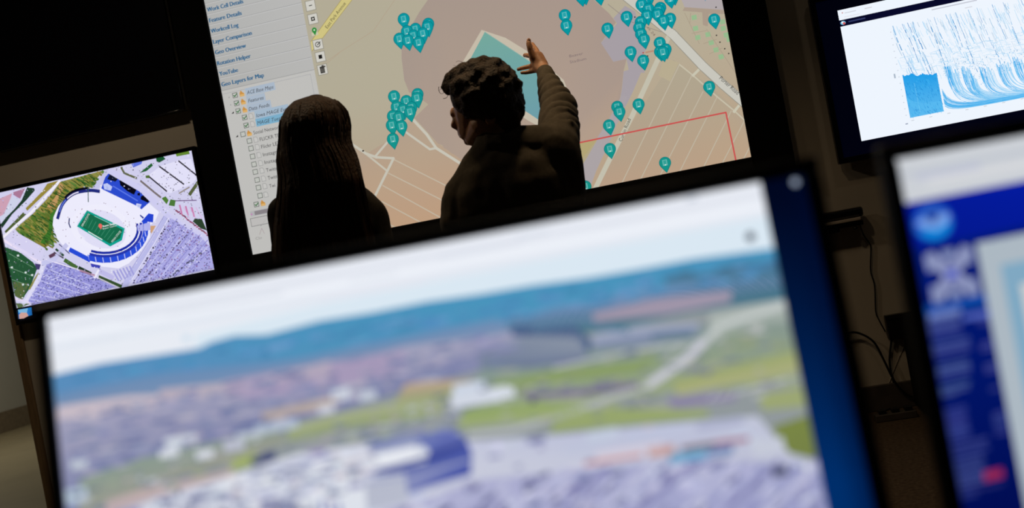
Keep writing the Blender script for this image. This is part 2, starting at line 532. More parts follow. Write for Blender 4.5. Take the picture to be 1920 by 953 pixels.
# car park, lower left
lot = [c6(*p) for p in [(480, 300), (700, 360), (960, 480), (1160, 570), (900, 640), (320, 760), (280, 710), (400, 520)]]
P.poly(lot, (152, 150, 218)); P.up()
for p in scatter(rnd, lot, 750):
    c = rnd.choice([(120, 118, 200), (180, 180, 232), (96, 92, 170), (205, 205, 240), (70, 66, 130), (140, 140, 214)])
    P.rect(p[0], p[1], rnd.uniform(1.4, 3.2), rnd.uniform(1, 2), jit(c, 10, rnd))
for k in range(6):
    LN(c6, [(440 - 30 * k, 380 + 62 * k), (900 + 20 * k, 560 + 60 * k)], 1.6, (196, 196, 238))
# stadium bowl
bowl = [c7(*p) for p in [(262, 430), (266, 390), (290, 335), (340, 280), (400, 250), (455, 262), (490, 262), (520, 205), (560, 215), (690, 290), (745, 325), (790, 365), (770, 410), (745, 430), (745, 490), (700, 560), (640, 620), (590, 645), (500, 635), (430, 610), (340, 560), (285, 500)]]
P.up()
P.poly(bowl, (236, 235, 252)); P.up()
P.ell(*c7(500, 445), 56, 40, (238, 237, 252), 32, 0.35)
P.ell(*c7(505, 450), 47, 32, (214, 212, 240), 32, 0.45)
P.up()
def band(f, pts, wd, c): LN(f, [tuple(q) for q in pts], wd, c)
arc = [(x, y) for x, y in [(c.x, c.y) for c in catmull([(*c7(287, 395), 0), (*c7(312, 325), 0), (*c7(365, 275), 0), (*c7(440, 258), 0), (*c7(492, 262), 0)], 6)]]
P.line(arc, 5.5, (30, 40, 120))
P.line([(x - 1, y - 4.5) for x, y in arc[8:19]], 4.2, (8, 8, 20))
P.up()
P.line(arc[9:15], 2.0, (225, 220, 240)); P.line(arc[3:9], 2.0, (96, 120, 220))
LN(c4, [(875, 430), (878, 575)], 1.6, (60, 90, 90))
LN(c4, [(690, 740), (685, 790), (700, 830)], 2.2, (40, 50, 110))
# tall blue stand, upper right
PG(c5, [(40, 330), (90, 275), (180, 330), (470, 510), (490, 570), (400, 650), (350, 615), (20, 455), (0, 440)], (42, 74, 205))
P.up()
PG(c5, [(60, 350), (95, 280), (150, 300), (170, 345), (140, 375)], (16, 22, 44))
PG(c5, [(180, 365), (215, 355), (350, 455), (325, 505), (260, 470), (190, 410)], (6, 6, 22))
PG(c5, [(360, 490), (385, 485), (385, 515), (360, 510)], (8, 8, 26)); PG(c5, [(395, 520), (420, 510), (480, 560), (465, 585), (390, 550)], (6, 6, 22))
PG(c5, [(20, 400), (60, 390), (110, 425), (95, 465), (30, 450)], (190, 200, 245)); PG(c5, [(350, 590), (400, 600), (385, 640), (345, 615)], (205, 212, 246))
LN(c5, [(120, 420), (360, 565)], 2, (92, 120, 232)); LN(c5, [(190, 330), (460, 510)], 2, (70, 100, 225))
P.text('S', c5(52, 452), 6, (60, 84, 200), 4); P.text('N', c5(368, 632), 5, (70, 90, 200), 4)
# lower right stand: three curved blue bands with pale gaps
for k, (off, wd, c) in enumerate(((0, 4.2, (20, 40, 160)), (7, 4.6, (36, 52, 170)), (15, 9.5, (40, 76, 214)))):
    pp = []
    for t in range(13):
        th = R(-12 + 10.4 * t)
        q = c7(520 + math.cos(th) * 165, 450 + math.sin(th) * 118)
        nx, ny = math.cos(th), math.sin(th)
        pp.append((q[0] + nx * off, q[1] + ny * off * 0.9))
    P.line(pp, wd, c)
    P.up()
    if k == 2:
        for q in pp[1:]: P.rect(q[0], q[1], 1.6, 9, (190, 196, 244))
PG(c5, [(395, 775), (470, 690), (520, 700), (515, 780), (440, 770)], (36, 66, 208)); PG(c5, [(385, 700), (425, 730), (415, 745), (385, 715)], (30, 50, 150))
PG(cb, [(400, 140), (545, 100), (550, 190), (410, 200)], (176, 178, 236))
LN(cb, [(430, 130), (430, 200)], 1.4, (90, 100, 200)); LN(cb, [(470, 120), (470, 195)], 1.4, (90, 100, 200))
PG(cb, [(550, 140), (610, 140), (560, 230), (550, 190)], (206, 160, 120))
PG(c6, [(700, 180), (910, 290), (890, 330), (680, 220)], (38, 74, 214)); PG(c6, [(900, 340), (1000, 360), (990, 390), (910, 375)], (60, 64, 180))
P.up()
# pitch
PG(c7, [(433, 356), (620, 446), (606, 505), (548, 536), (383, 436)], (10, 160, 142)); P.up()
PG(c7, [(437, 368), (610, 452), (597, 497), (546, 522), (394, 432)], (22, 106, 74)); P.up()
for t in range(1, 9):
    a = mixc(c7(424, 385) , c7(585, 468), t / 9); b = mixc(c7(408, 425), c7(550, 512), t / 9)
    P.line([a, b], 0.7, (70, 150, 118))
LN(c7, [(440, 462), (508, 502)], 1.6, (215, 230, 225)); LN(c7, [(470, 385), (560, 428)], 0.9, (150, 200, 190))
P.text('PENN STATE', c7(412, 438), 3.6, (225, 238, 232), to=c7(447, 376))
P.text('PENN STATE', c7(560, 517), 3.6, (225, 238, 232), to=c7(603, 463))
P.up()
P.ell(*c7(499, 433), 3.6, 3.6, (236, 104, 96), 14); PG(c7, [(491, 436), (508, 436), (502, 452)], (236, 104, 96))
P.text('Beaver Stadium', c7(512, 440), 3.0, (238, 240, 240), to=c7(580, 424), bold=0.4)
P.text('Beaver Stadium', c7(512, 452), 2.6, (220, 230, 230), to=c7(582, 434))
for k in range(46):
    a = rnd.uniform(0, 6.28); r = rnd.choice([rnd.uniform(1.05, 1.35), rnd.uniform(1.5, 1.7)])
    q = c7(503 + math.cos(a + .45) * 112 * r, 448 + math.sin(a + .45) * 78 * r)
    if inside(q, bowl): P.ell(q[0], q[1], 0.8, 0.8, (130, 96, 120), 6)
# road past the stadium, right car park, upper right car parks
LN(c7, [(835, 385), (760, 520), (640, 700), (600, 760)], 11, (186, 186, 232))
LN(c7, [(545, 160), (700, 250), (830, 375), (900, 430), (1050, 510)], 10, (206, 204, 240))
P.up()
LN(c7, [(838, 395), (765, 525), (655, 700)], 1.2, (236, 232, 250)); LN(c7, [(815, 385), (745, 505), (620, 700)], 1.2, (150, 150, 214))
plot = [c7(*p) for p in [(850, 395), (1000, 490), (1045, 540), (1068, 645), (670, 722)]]
P.poly(plot, (170, 168, 226)); P.up()
for k in range(11):
    x = 860 + k * 19
    LN(c7, [(x + 20, 400 + k * 13), (x - 200 + k * 5, 720 - k * 2)], 1.5, (200, 200, 240) if k % 2 else (140, 136, 206))
P.up()
for p in scatter(rnd, plot, 420):
    c = rnd.choice([(90, 80, 160), (120, 110, 190), (210, 205, 240), (60, 50, 110), (140, 90, 140), (190, 190, 235)])
    P.rect(p[0], p[1], rnd.uniform(1.2, 2.6), rnd.uniform(1, 2.2), jit(c, 12, rnd))
for k in range(34):
    t = k / 33
    for (a, b, c) in (((845, 400), (665, 715), (70, 60, 90)), ((935, 470), (700, 712), (84, 72, 110)), ((1010, 560), (840, 690), (92, 92, 120))):
        q = c7(a[0] + (b[0] - a[0]) * t + rnd.uniform(-4, 4), a[1] + (b[1] - a[1]) * t + rnd.uniform(-4, 4))
        if rnd.random() < 0.7: P.ell(q[0], q[1], rnd.uniform(1, 2.2), rnd.uniform(1, 2), jit(c, 14, rnd), 7)
    q = c7(875 + 170 * t, 355 + 135 * t + rnd.uniform(-3, 3)); P.ell(q[0], q[1], 1.8, 1.5, jit((150, 80, 110), 30, rnd), 7)
upl = [c5(*p) for p in [(470, 310), (590, 220), (780, 160), (890, 150), (960, 330), (900, 400), (800, 440), (690, 490), (620, 470)]]
P.poly(upl, (226, 224, 248)); P.up()
for a, b in (((580, 225), (820, 400)), ((770, 170), (945, 310)), ((470, 320), (650, 470))): LN(c5, [a, b], 2.6, (52, 48, 60))
LN(c5, [(775, 490), (875, 430)], 2.4, (150, 140, 130)); LN(c5, [(880, 500), (960, 385)], 6, (86, 96, 60))
LN(c5, [(395, 370), (540, 490), (590, 530)], 3.4, (120, 110, 110)); LN(c5, [(200, 235), (230, 290), (350, 340)], 3.6, (96, 100, 70))
LN(c5, [(735, 565), (945, 560)], 1.6, (110, 80, 130))
P.up()
PG(c5, [(545, 140), (610, 118), (640, 150), (580, 185), (550, 175)], (24, 84, 46)); PG(c5, [(440, 240), (500, 190), (515, 215), (450, 270), (380, 290)], (34, 96, 50))
PG(c5, [(740, 100), (800, 75), (870, 70), (880, 100), (750, 125)], (98, 136, 46)); PG(c5, [(600, 540), (640, 520), (670, 560), (650, 600)], (78, 124, 50))
PG(c5, [(690, 550), (740, 560), (730, 620), (670, 610)], (74, 120, 56)); PG(c5, [(300, 200), (410, 170), (400, 200), (320, 235)], (92, 112, 220))
PG(c5, [(440, 315), (480, 310), (480, 340), (445, 340)], (80, 110, 50))
PG(c5, [(930, 740), (1000, 745), (1050, 860), (990, 840), (910, 770)], (44, 66, 46)); 
for k in range(3): LN(c5, [(780 + 60 * k, 610 + 12 * k), (800 + 62 * k, 690 + 15 * k)], 3, (200, 120, 170)); LN(c5, [(820 + 60 * k, 630), (880 + 60 * k, 740)], 1.5, (216, 180, 222))
for p in scatter(rnd, [c5(*q) for q in [(600, 200), (900, 150), (1040, 760), (880, 740), (600, 520), (380, 300)]], 60):
    P.ell(p[0], p[1], rnd.uniform(.6, 1.5), .8, jit((110, 104, 130), 20, rnd), 6)
# strips south of the bowl
for a, b, wd, c in (((650, 310), (760, 380), 7, (70, 104, 52)), ((790, 385), (900, 440), 6, (28, 54, 34)), ((560, 200), (630, 260), 4, (40, 70, 50)), ((500, 270), (540, 250), 6, (90, 60, 84)), ((590, 150), (690, 240), 1.8, (70, 70, 120)), ((540, 230), (630, 285), 2.4, (60, 50, 70))):
    LN(c6, [a, b], wd, c)
LN(c7, [(495, 690), (600, 735)], 7, (52, 78, 44)); LN(c7, [(500, 660), (560, 690)], 8, (190, 186, 232))
for k in range(6): LN(c7, [(565 + 16 * k, 660 - 5 * k), (590 + 15 * k, 705 - 6 * k)], 3, (160, 158, 220))
LN(c7, [(230, 600), (420, 660), (600, 745)], 2.2, (232, 226, 246)); LN(c7, [(490, 655), (470, 690)], 4, (236, 234, 250)); LN(c7, [(400, 655), (470, 680)], 3.5, (170, 120, 150))
LN(c7, [(330, 530), (270, 600), (215, 620)], 8, (198, 198, 236))
for k in range(900):
    q = (rnd.uniform(0, 405), rnd.uniform(275, 585))
    if inside(q, bowl) or inside(q, meadow): continue
    P.rect(q[0], q[1], rnd.uniform(.8, 2.6), rnd.uniform(.7, 1.8), jit(rnd.choice([(236, 234, 252), (176, 174, 222), (120, 112, 150), (70, 66, 84), (244, 240, 252), (92, 104, 80)]), 10, rnd))
# taskbar thumbnail
P.clip = (0, 0, pw, ph)
P.up()
P.poly([c6(180, 800), c6(315, 775), c6(325, 850), c6(190, 890)], (36, 120, 200)); P.up()
P.poly([c6(190, 850), c6(215, 825), c6(270, 830), c6(285, 860), c6(240, 885), c6(195, 890)], (206, 160, 150)); P.poly([c6(180, 800), c6(280, 785), c6(270, 830), c6(190, 830)], (120, 180, 220))
P.build('screen_picture', tv)

# ---- right display with the chart
TL_ = un(1569, 17, YF); BL_ = un(1616, 265, YF); OL = un(1517, 0, YF); OB = un(1572, 309, YF)
rx0 = (OL.x + OB.x) / 2; rz0 = un(1572, 309, YF).z
tv, yy, tl, pw, ph = wall_tv('lit display with a pale blue line chart, at the far right', rx0, rx0 + 1.42, rz0, rz0 + 0.83, 0.028)
P = Pic(tl, (1, 0, 0), (0, 0, 1), pw, ph)
P.urect(0, 0, pw, ph, [(0, 1, 10), (2, 3, 22), (2, 3, 20), (0, 1, 12)]); P.up()
cu0 = (P.uv(1569, 17)[0] + P.uv(1616, 265)[0]) / 2; cv1 = P.uv(1616, 265)[1]; cv1 = (cv1 + P.uv(1920, 205)[1]) / 2
P.clip = (cu0, 0.06, pw - 0.004, cv1)
P.urect(cu0, 0, pw, ph, (238, 245, 254)); P.up()
def c8(x, y): return (1480 + x / 2.977, y / 2.977)
va = P.uv(*c8(278, 115))[1]; vb = P.uv(*c8(286, 150))[1]
P.urect(cu0, va, pw, vb - va, (6, 8, 40)); P.up()
P.ell(*c8(300, 128), 5, 3.8, (120, 190, 225), 14); P.up(); P.ell(*c8(305, 130), 2.6, 2.6, (215, 90, 90), 10); P.ell(*c8(296, 125), 2, 2, (235, 245, 250), 10)
P.rect(*c8(377, 111), 32, 2.6, (52, 60, 104))
P.rect(*c8(340, 66), 22, 1.6, (205, 208, 218)); P.rect(*c8(440, 44), 14, 2, (214, 214, 220)); P.ell(*c8(296, 72), 1.6, 1.6, (214, 170, 170), 8); P.rect(*c8(350, 86), 30, 1.4, (226, 226, 234))
P.rect(*c8(920, 28), 86, 2.2, (196, 200, 212)); P.rect(*c8(1000, 41), 14, 1.6, (212, 214, 222))
ul = P.uv(*c8(572, 150))[0]; vt = P.uv(*c8(572, 150))[1]; vbm = P.uv(*c8(668, 660))[1]; ul2 = P.uv(*c8(630, 418))[0]
ul = (ul + P.uv(*c8(665, 660))[0]) / 2
ue = P.uv(*c8(865, 640))[0]; vq = P.uv(*c8(630, 418))[1]
GW = pw - ul - 0.05; GH = vbm - vt
rnd = random.Random(9)
BL1, BL2, WHT = (34, 160, 232), (120, 196, 240), (238, 245, 254)
P.up()
# hazy pale strokes falling from the top
for k in range(900):
    u = ul + rnd.random() * GW; v = vt + (rnd.random() ** 1.6) * GH * 0.55
    L = rnd.uniform(0.01, 0.07); dens = 0.5 + 0.5 * math.sin(u * 31) * math.sin(u * 77)
    if rnd.random() > 0.25 + 0.75 * dens: continue
    c = mixc(WHT, rnd.choice([BL1, BL2, (96, 150, 190)]), rnd.uniform(0.12, 0.62))
    P.uline([(u, v), (u + L * 0.10, v + L * .5), (u + L * 0.2 + rnd.uniform(0, .004), v + L)], rnd.uniform(0.0008, 0.0028), c)
P.up()
for k in range(420):
    u = ul + rnd.random() * GW; v = vt + GH * rnd.uniform(0.34, 0.56)
    c = mixc(WHT, (120, 190, 235), rnd.uniform(0.1, 0.5))
    P.uline([(u, v), (u + rnd.uniform(.01, .035), v + rnd.uniform(-.006, .012))], rnd.uniform(0.0008, 0.003), c)
# sharp dark streaks
P.up()
for f0 in (0.005, 0.05, 0.075, 0.10, 0.17, 0.20, 0.255, 0.275, 0.30, 0.36, 0.40, 0.47, 0.52, 0.60, 0.66, 0.705, 0.74, 0.79, 0.83, 0.9, 0.95):
    u = ul + GW * f0; v = vt - 0.003
    big = rnd.random() < 0.4
    n = rnd.randint(6, 12)
    for j in range(n):
        L = rnd.uniform(0.01, 0.03)
        P.uline([(u, v), (u + L * 0.18, v + L)], rnd.uniform(0.0015, 0.0042 if big else 0.003), mixc(WHT, (40, 130, 200), rnd.uniform(.4, .95)))
        u += L * 0.2 + rnd.uniform(-.002, .003); v += L * rnd.uniform(0.8, 1.6)
# curved sheaves sweeping down to the right and merging into the floor of the chart
P.up()
vfl = P.uv(*c8(1050, 588))[1]
k1 = P.m(1800, 150) / 2.977
anchors = [(868, 375, 70), (958, 380, 55), (1010, 420, 30), (1062, 380, 75), (1155, 345, 75), (1245, 330, 80), (1335, 330, 80), (1430, 320, 80), (1520, 310, 80)]
for (ax_, ay_, sp) in anchors:
    u0, v0 = P.uv(*c8(ax_, ay_))
    for j in range(19):
        a = u0 + sp * k1 * (j / 19) ** 1.1 + rnd.uniform(-.002, .002); top_ = v0 + rnd.uniform(-0.012, 0.03) + 0.0012 * j
        fl_ = vfl - 0.0013 * j - rnd.uniform(0, .006); rr = rnd.uniform(0.16, 0.30)
        pts = [(a + 0.022 * (t / 15) + rr * (t / 15) ** 3.0, top_ + (fl_ - top_) * (1 - (1 - t / 15) ** 2.0)) for t in range(16)]
        d_ = (0.95 if j < 9 else 0.55) * rnd.uniform(0.55, 1.0)
        for q0_, q1_, t in zip(pts, pts[1:], range(15)):
            P.uline([q0_, q1_], rnd.uniform(0.0016, 0.0040) * (1.15 - t / 22), mixc(WHT, rnd.choice([BL1, (20, 150, 230), (60, 172, 238)]), d_ * (1.0 - 0.03 * t)))
    for j in range(46):
        P.urect(u0 + rnd.uniform(-.015, .06), v0 + rnd.uniform(-.05, .05), rnd.uniform(.0012, .0032), rnd.uniform(.0015, .006), mixc(WHT, rnd.choice([(40, 130, 190), BL1]), rnd.uniform(.3, .9)))
    P.up(); P.layer -= .6
P.up()
ub, vb_ = P.uv(*c8(855, 520))
for j in range(34):
    w0 = rnd.uniform(0, 1)
    P.uline([(ub + (pw - ub) * (t / 22) ** 1.35, vfl + 0.006 - 0.018 * w0 - (vfl - vb_) * (0.35 + 0.75 * w0) * math.exp(-t / 2.2)) for t in range(23)], 0.0022, mixc(WHT, BL1, rnd.uniform(.45, 1.0)))
P.up()
# solid blue block at the left
n = 40
top = [(ul2 + (ue - ul2) * k / n, vq + 0.004 * math.sin(k * .45) + rnd.uniform(-.004, .004) + 0.03 * k / n) for k in range(n + 1)]
P.raw(top + [(ue, vbm), (ul2, vbm)], [(32, 158, 232)] * (n + 1) + [(92, 186, 240), (92, 186, 240)])
P.up()
for k in range(260):
    u = ul2 + rnd.random() * (ue - ul2); v = vq + 0.03 + rnd.random() * (vbm - vq - .035)
    P.uline([(u, v), (u + .004, v + rnd.uniform(.004, .014))], 0.0014, jit((30, 140, 214) if rnd.random() < .6 else (70, 180, 238), 12, rnd))
for k in range(5):
    P.uline([(ul2 + (ue - ul2) * t / 10, vbm - .02 - k * .007 - 0.05 * math.exp(-t / 2.6)) for t in range(11)], 0.003, (92, 190, 242))
P.uline([(ul2 + .047, vq + .05), (ul2 + .05, vbm - .01)], 0.0015, (120, 205, 245))
P.up()
for k in range(14): P.urect(ul - .012, vt + GH * (0.05 + k * .07), 0.006, 0.003, (190, 200, 214))
for k in range(12): P.urect(ul + GW * (0.01 + k * .085), vbm + 0.012, 0.014, 0.004, (205, 212, 222))
P.rect(*c8(655, 692), 5, 2, (150, 160, 180)); P.rect(*c8(588, 425), 3, 9, (170, 184, 200))
P.build('screen_picture', tv)

# ---- the large map screen with its wide black surround
YM = D - 0.045
a0, a1 = un(382, 0, YM), un(477.5, 479, YM); b0, b1 = un(1354, 0, YM), un(1411, 311, YM)
mx0, mx1 = (a0.x + a1.x) / 2, (b0.x + b1.x) / 2
mz0 = (a1.z + un(823, 408.3, YM).z) / 2
mw = mx1 - mx0; mh = mw / 1.6; mz1 = mz0 + mh
BL_W = mx0 - (un(362, 200, YM).x + un(376, 290, YM).x) / 2
BR_W = (un(1435, 0, YM).x + un(1488, 300, YM).x) / 2 - mx1
ms = empty('map_screen', ((mx0 + mx1) / 2, D, mz0 - 0.2), 'huge lit wall screen showing a street map with teal pins', 'screen')
yS0, yS1 = D - 0.075, D
tb = 0.17
MB().box(mx0 - BL_W, mx0, yS0, yS1, mz0 - tb, mz1 + 0.12).build('surround_board', 'mattblack', ms)
MB().box(mx1, mx1 + BR_W, yS0, yS1, mz0 - tb, mz1 + 0.12).build('surround_board', 'mattblack', ms)
MB().box(mx0, mx1, yS0, yS1, mz1, mz1 + 0.12).build('surround_board', 'mattblack', ms)
lo = MB().box(mx0, mx1, yS0, yS1, mz0 - tb, mz0).build('surround_board', 'black', ms)
MB().box(mx0, mx1, yS0 - 0.02, yS0, mz0 - 0.105, mz0 - 0.09).build('ledge', 'black', ms, bevel=0.003)
MB().box(mx0, mx1, YM + 0.002, D - 0.002, mz0, mz1).build('backing_panel', 'black', ms)
P = Pic((mx0, YM, mz1), (1, 0, 0), (0, 0, 1), mw, mh)
def m1(x, y): return (360 + x / 3.97, y / 3.97)
def m2(x, y): return (360 + x / 3.53, 220 + y / 3.53)
def m3_(x, y): return (700 + x / 3.664, y / 3.664)
def m4(x, y): return (700 + x / 3.664, 220 + y / 3.664)
def m5(x, y): return (1000 + x / 3.664, y / 3.664)
def m6(x, y): return (1050 + x / 4.267, 180 + y / 4.267)
def m8(x, y): return (730 + x / 3.4, y / 3.4)
BEI, PEA, MAU = (188, 178, 154), (196, 164, 136), (170, 150, 138)
for i in range(8):
    for j in range(10):
        def bg(u, v): return mixc(mixc((176, 170, 149), (182, 172, 150), u), mixc((182, 158, 134), (184, 160, 134), u), max(0, min(1, (v - 0.58) / 0.42)))
        P.raw([(mw * (i + a) / 8, mh * (j + b) / 10) for a, b in ((0, 0), (1, 0), (1, 1), (0, 1))], [bg((i + a) / 8, (j + b) / 10) for a, b in ((0, 0), (1, 0), (1, 1), (0, 1))])
P.up()
# peach car parks
P.poly([(560, 215), (652, 262), (688, 288), (740, 256), (772, 222), (812, 262), (866, 300), (905, 330), (900, 440), (560, 500)], [(178, 164, 144)] * 2 + [(178, 158, 138)] * 2 + [(180, 160, 138)] * 2 + [(184, 156, 132)] * 2 + [(192, 156, 124), (192, 156, 124)])
P.poly([(1262, 112), (1330, 160), (1402, 226), (1440, 330), (1080, 400), (1140, 300)], [(176, 166, 144), (176, 164, 142), (180, 162, 140), (192, 160, 130), (188, 155, 130), (178, 158, 136)])
P.up()
# stadium block
mauve = [(905, -330), (870, -130), (820, -35), (802, 0), (786, 23), (774, 44), (760, 70), (753, 91), (753, 109), (758, 150), (767, 173), (785, 182), (803, 196), (777, 221), (800, 246), (817, 265), (822, 270), (829, 272), (833, 278), (839, 281), (846, 287), (852, 290), (864, 299), (960, 360), (1060, 350), (1095, 290), (1120, 259), (1147, 218), (1162, 188), (1166, 164), (1169, 134), (1175, 110), (1150, 116), (1127, 80), (1155, 42), (1142, 25), (1117, 3), (1050, -60), (980, -150), (930, -330)]
P.poly(mauve, [(166, 150, 139)] * 10 + [(170, 152, 139)] * 12 + [(178, 156, 138)] * 6 + [(168, 150, 139)] * 12)
P.up()
# lilac lots right of it
P.poly([m5(*q) for q in [(550, 125), (630, 40), (700, 80), (720, 150), (780, 330), (740, 400), (765, 500), (740, 500), (680, 640), (640, 720), (560, 830), (430, 955), (440, 945), (540, 800), (595, 690), (610, 600), (620, 490), (655, 480), (640, 405), (550, 425), (465, 295), (575, 160)]], (166, 158, 164))
P.poly([m6(*q) for q in [(490, 0), (540, 0), (410, 340), (290, 600), (220, 790), (150, 800), (150, 560), (190, 490), (330, 300)]], (170, 162, 164))
P.poly([m5(*q) for q in [(900, 400), (1000, 430), (940, 560), (860, 520)]], (184, 172, 144))
P.poly([m5(*q) for q in [(440, 945), (600, 690), (590, 830), (500, 960)]], (172, 160, 160))
P.poly([(1085, 268), (1120, 262), (1098, 300), (1085, 320)], (178, 164, 118))
P.up()
P.poly([m5(*q) for q in [(1000, -40), (1300, -40), (1312, 70), (1040, 50)]], (176, 168, 170))
P.poly([m5(*q) for q in [(1040, 48), (1312, 62), (1316, 96), (1205, 96), (1198, 182), (1165, 172), (1160, 85), (1025, 75)]], (170, 154, 138))
for q in ((1105, 120), (1115, 195), (1130, 258), (1200, 237), (1222, 293), (1255, 343), (1290, 390), (1305, 195), (1325, 240), (1300, 150), (1345, 270)):
    P.rect(*m5(*q), 9.5, 9, (150, 186, 142))
for a, b in (((1040, 90), (1140, 300)), ((1190, 200), (1400, 520)), ((1080, 90), (1075, 160)), ((1090, 230), (1190, 210)), ((1170, 300), (1260, 270)), ((1210, 370), (1300, 330))): P.line([m5(*a), m5(*b)], 0.9, (166, 152, 132))
P.up()
# car park aisles
for a, b in (((1274, 121), (1160, 356)), ((1297, 142), (1193, 353)), ((1318, 172), (1230, 344)), ((1344, 183), (1268, 335)), ((1371, 208), (1312, 328)), ((1396, 226), (1342, 330)), ((1412, 264), (1380, 325))):
    P.line([a, b], 1.8, (190, 180, 160))
P.line([(1274, 121), (1300, 142), (1344, 181), (1377, 208), (1415, 243)], 2.6, (198, 190, 168))
P.line([(1317, 124), (1299, 142)], 5, (200, 196, 176)); P.line([(1389, 194), (1376, 210)], 5, (200, 196, 176))
for a, b in (((738, 299), (850, 355)), ((728.6, 325), (840, 381)), ((717.7, 348), (840, 416)), ((716, 378), (800, 423)), ((690, 400), (740, 426))):
    P.line([a, b], 2.0, (192, 180, 160))
P.line([(652, 265), (686, 288), (705.6, 295), (738, 297), (704, 366), (670, 430)], 4.5, (196, 192, 178))
P.line([(620, 246), (652, 265)], 4.5, (196, 192, 178))
P.line([(688, 290), (725, 320)], 3.4, (196, 190, 174)); P.line([(727, 266), (705, 292)], 4, (196, 192, 178))
P.line([(757, 245), (806, 280), (817, 278)], 4, (196, 192, 178)); P.line([(772, 222), (800, 252), (818, 278), (864, 307), (910, 336)], 5, (198, 194, 180))
P.up()
P.line([(1254, 68), (1232, 115), (1202, 180), (1186, 216), (1164, 259), (1144, 297), (1113, 360)], 9.5, (194, 190, 172))
P.line([(860, -280), (1140, -34), (1177, -4), (1246, 52), (1262, 65), (1317, 123), (1355, 158), (1420, 214)], 17, (150, 146, 134)); P.up()
P.line([(860, -280), (1140, -34), (1177, -4), (1246, 52), (1262, 65), (1317, 123), (1355, 158), (1420, 214)], 14.5, (200, 198, 188))
P.line([(1140, 8), (1180, 40), (1240, 60)], 1.2, (150, 140, 130)); P.line([(740, 0), (700, 58), (640, 96), (590, 130)], 1.0, (176, 160, 138)); P.line([(640, 96), (600, 130)], 1.0, (176, 160, 138))
for q in ((1255, 50), (1258, 243), (1282, 290), (1315, 335), (1342, 368), (697, 118), (785, 385)): P.rect(*m5(*q), 2.6, 2.4, (50, 46, 44))
P.ell(681, 283, 2, 1.5, (40, 36, 34), 8)
# yellow road
P.poly([(882, -300), (862, -300), (640, 0), (583, 78), (585, 96), (606, 70), (660, 0)], (206, 194, 128)); P.up()
P.line([(660, 0), (606, 70), (585, 96)], 1, (166, 150, 90)); P.line([(640, 0), (583, 78)], 1, (166, 150, 90))
P.text('East Park Avenue', (614, 54), 6.5, (92, 84, 60), to=(649, 7))
P.text('Porter Road', (1348, 148), 7.5, (62, 60, 56), to=(1382, 178))
P.text('Curtin Road', (1166, 266), 7, (66, 62, 58), to=(1183, 224))
P.text('Beaver', (1068, 108), 5.2, (128, 112, 112), 26); P.text('Stadium', (1069, 119), 5.2, (128, 112, 112), 31)
P.text('P', (1322, 2), 5, (60, 140, 165), 5); P.text('se 24', (1213, 52), 4.5, (120, 104, 96), to=(1226, 68))
P.rect(1218, 97, 16, 3, (182, 140, 118)); P.ell(1206, 99, 1.8, 1.8, (178, 90, 84), 8)
# roof: pale diamond with a teal one inside
P.poly([(903, 56), (948, 71), (1000, 103), (1057, 150), (1062, 163), (1008, 236), (990, 226), (858, 140), (862, 126)], (196, 186, 168)); P.up()
P.poly([(909, 60), (1051, 153), (1012, 226), (870, 133)], [(116, 168, 156), (110, 160, 164), (108, 156, 168), (112, 164, 160)])
P.line([(909, 60), (1051, 153)], 1.2, (150, 176, 166))
P.up()
P.line([(1085, 268), (1361, 211), (1390, 350)], 2.8, (200, 82, 80))
# pins
def pin(x, y):
    P.up(); P.layer -= 0.45
    k = P.m(x, y); u, v = P.uv(x, y); r = 10.6 * k
    t = 0.5 + 0.5 * math.sin(x * 12.3 + y * 7.7)
    low = min(1, max(0, y / 320.0))
    body = mixc((2, 150, 162), (20, 146, 134), low)
    def drop(rr, tip):
        pts = [(u + rr * math.cos(R(a)), v + rr * math.sin(R(a))) for a in range(150, 391, 15)]
        return pts + [(u + 0.5 * rr, v + rr * 1.05), (u, v + tip), (u - 0.5 * rr, v + rr * 1.05)]
    P.raw(drop(r * 1.07, r * 1.86), mixc(body, (0, 96, 108), .55)); P.up(); P.layer -= 0.7
    P.raw(drop(r * 0.96, r * 1.72), body); P.up(); P.layer -= 0.7
    P.urect(u - r * .44, v - r * .55, r * .84, r * 1.08, mixc(body, (214, 228, 224), .42)); P.up(); P.layer -= 0.7
    P.urect(u - r * .28, v - r * .42, r * .5, r * .68, mixc(body, (200, 220, 216), .18)); P.urect(u - r * .12, v + r * .33, r * .24, r * .14, (226, 232, 226))
for q in [(757, 36), (803, 45), (801.5, 50.5), (779, 54.6), (763, 59), (749, 73), (775, 67), (793, 63), (765, 76), (785, 80),
          (739, 181), (762, 190), (783, 177), (782, 184), (744, 200.6), (756, 206), (771.5, 202), (769, 210), (737, 218), (748, 220.5), (735, 235), (753, 237), (737, 261),
          (1059, 28.7), (1062, 48), (1096, -9), (1090, -6), (1124, -8),
          (1175, 32), (1139, 54), (1215.6, -3), (1209, 2), (1203, 9), (1216, 17), (1213, 29.5), (1238, 15), (1235, 20), (1233, 27), (1263, -8), (1256.5, -2), (1256.5, 35.5), (1244, 39),
          (1201.5, 41.5), (1198.5, 52), (1202, 64), (1207.5, 74), (1237, 80.5), (1248, 93), (1237.6, 97), (1243, 98), (1182.5, 98), (1206, 114), (1339, 37), (1329.7, 163),
          (1157.5, 200.6), (1161.6, 210), (1197.4, 196), (1142, 235.4), (1143.8, 279.6), (1247, 305.4), (1098, 350)]:
    pin(*q)
P.up()
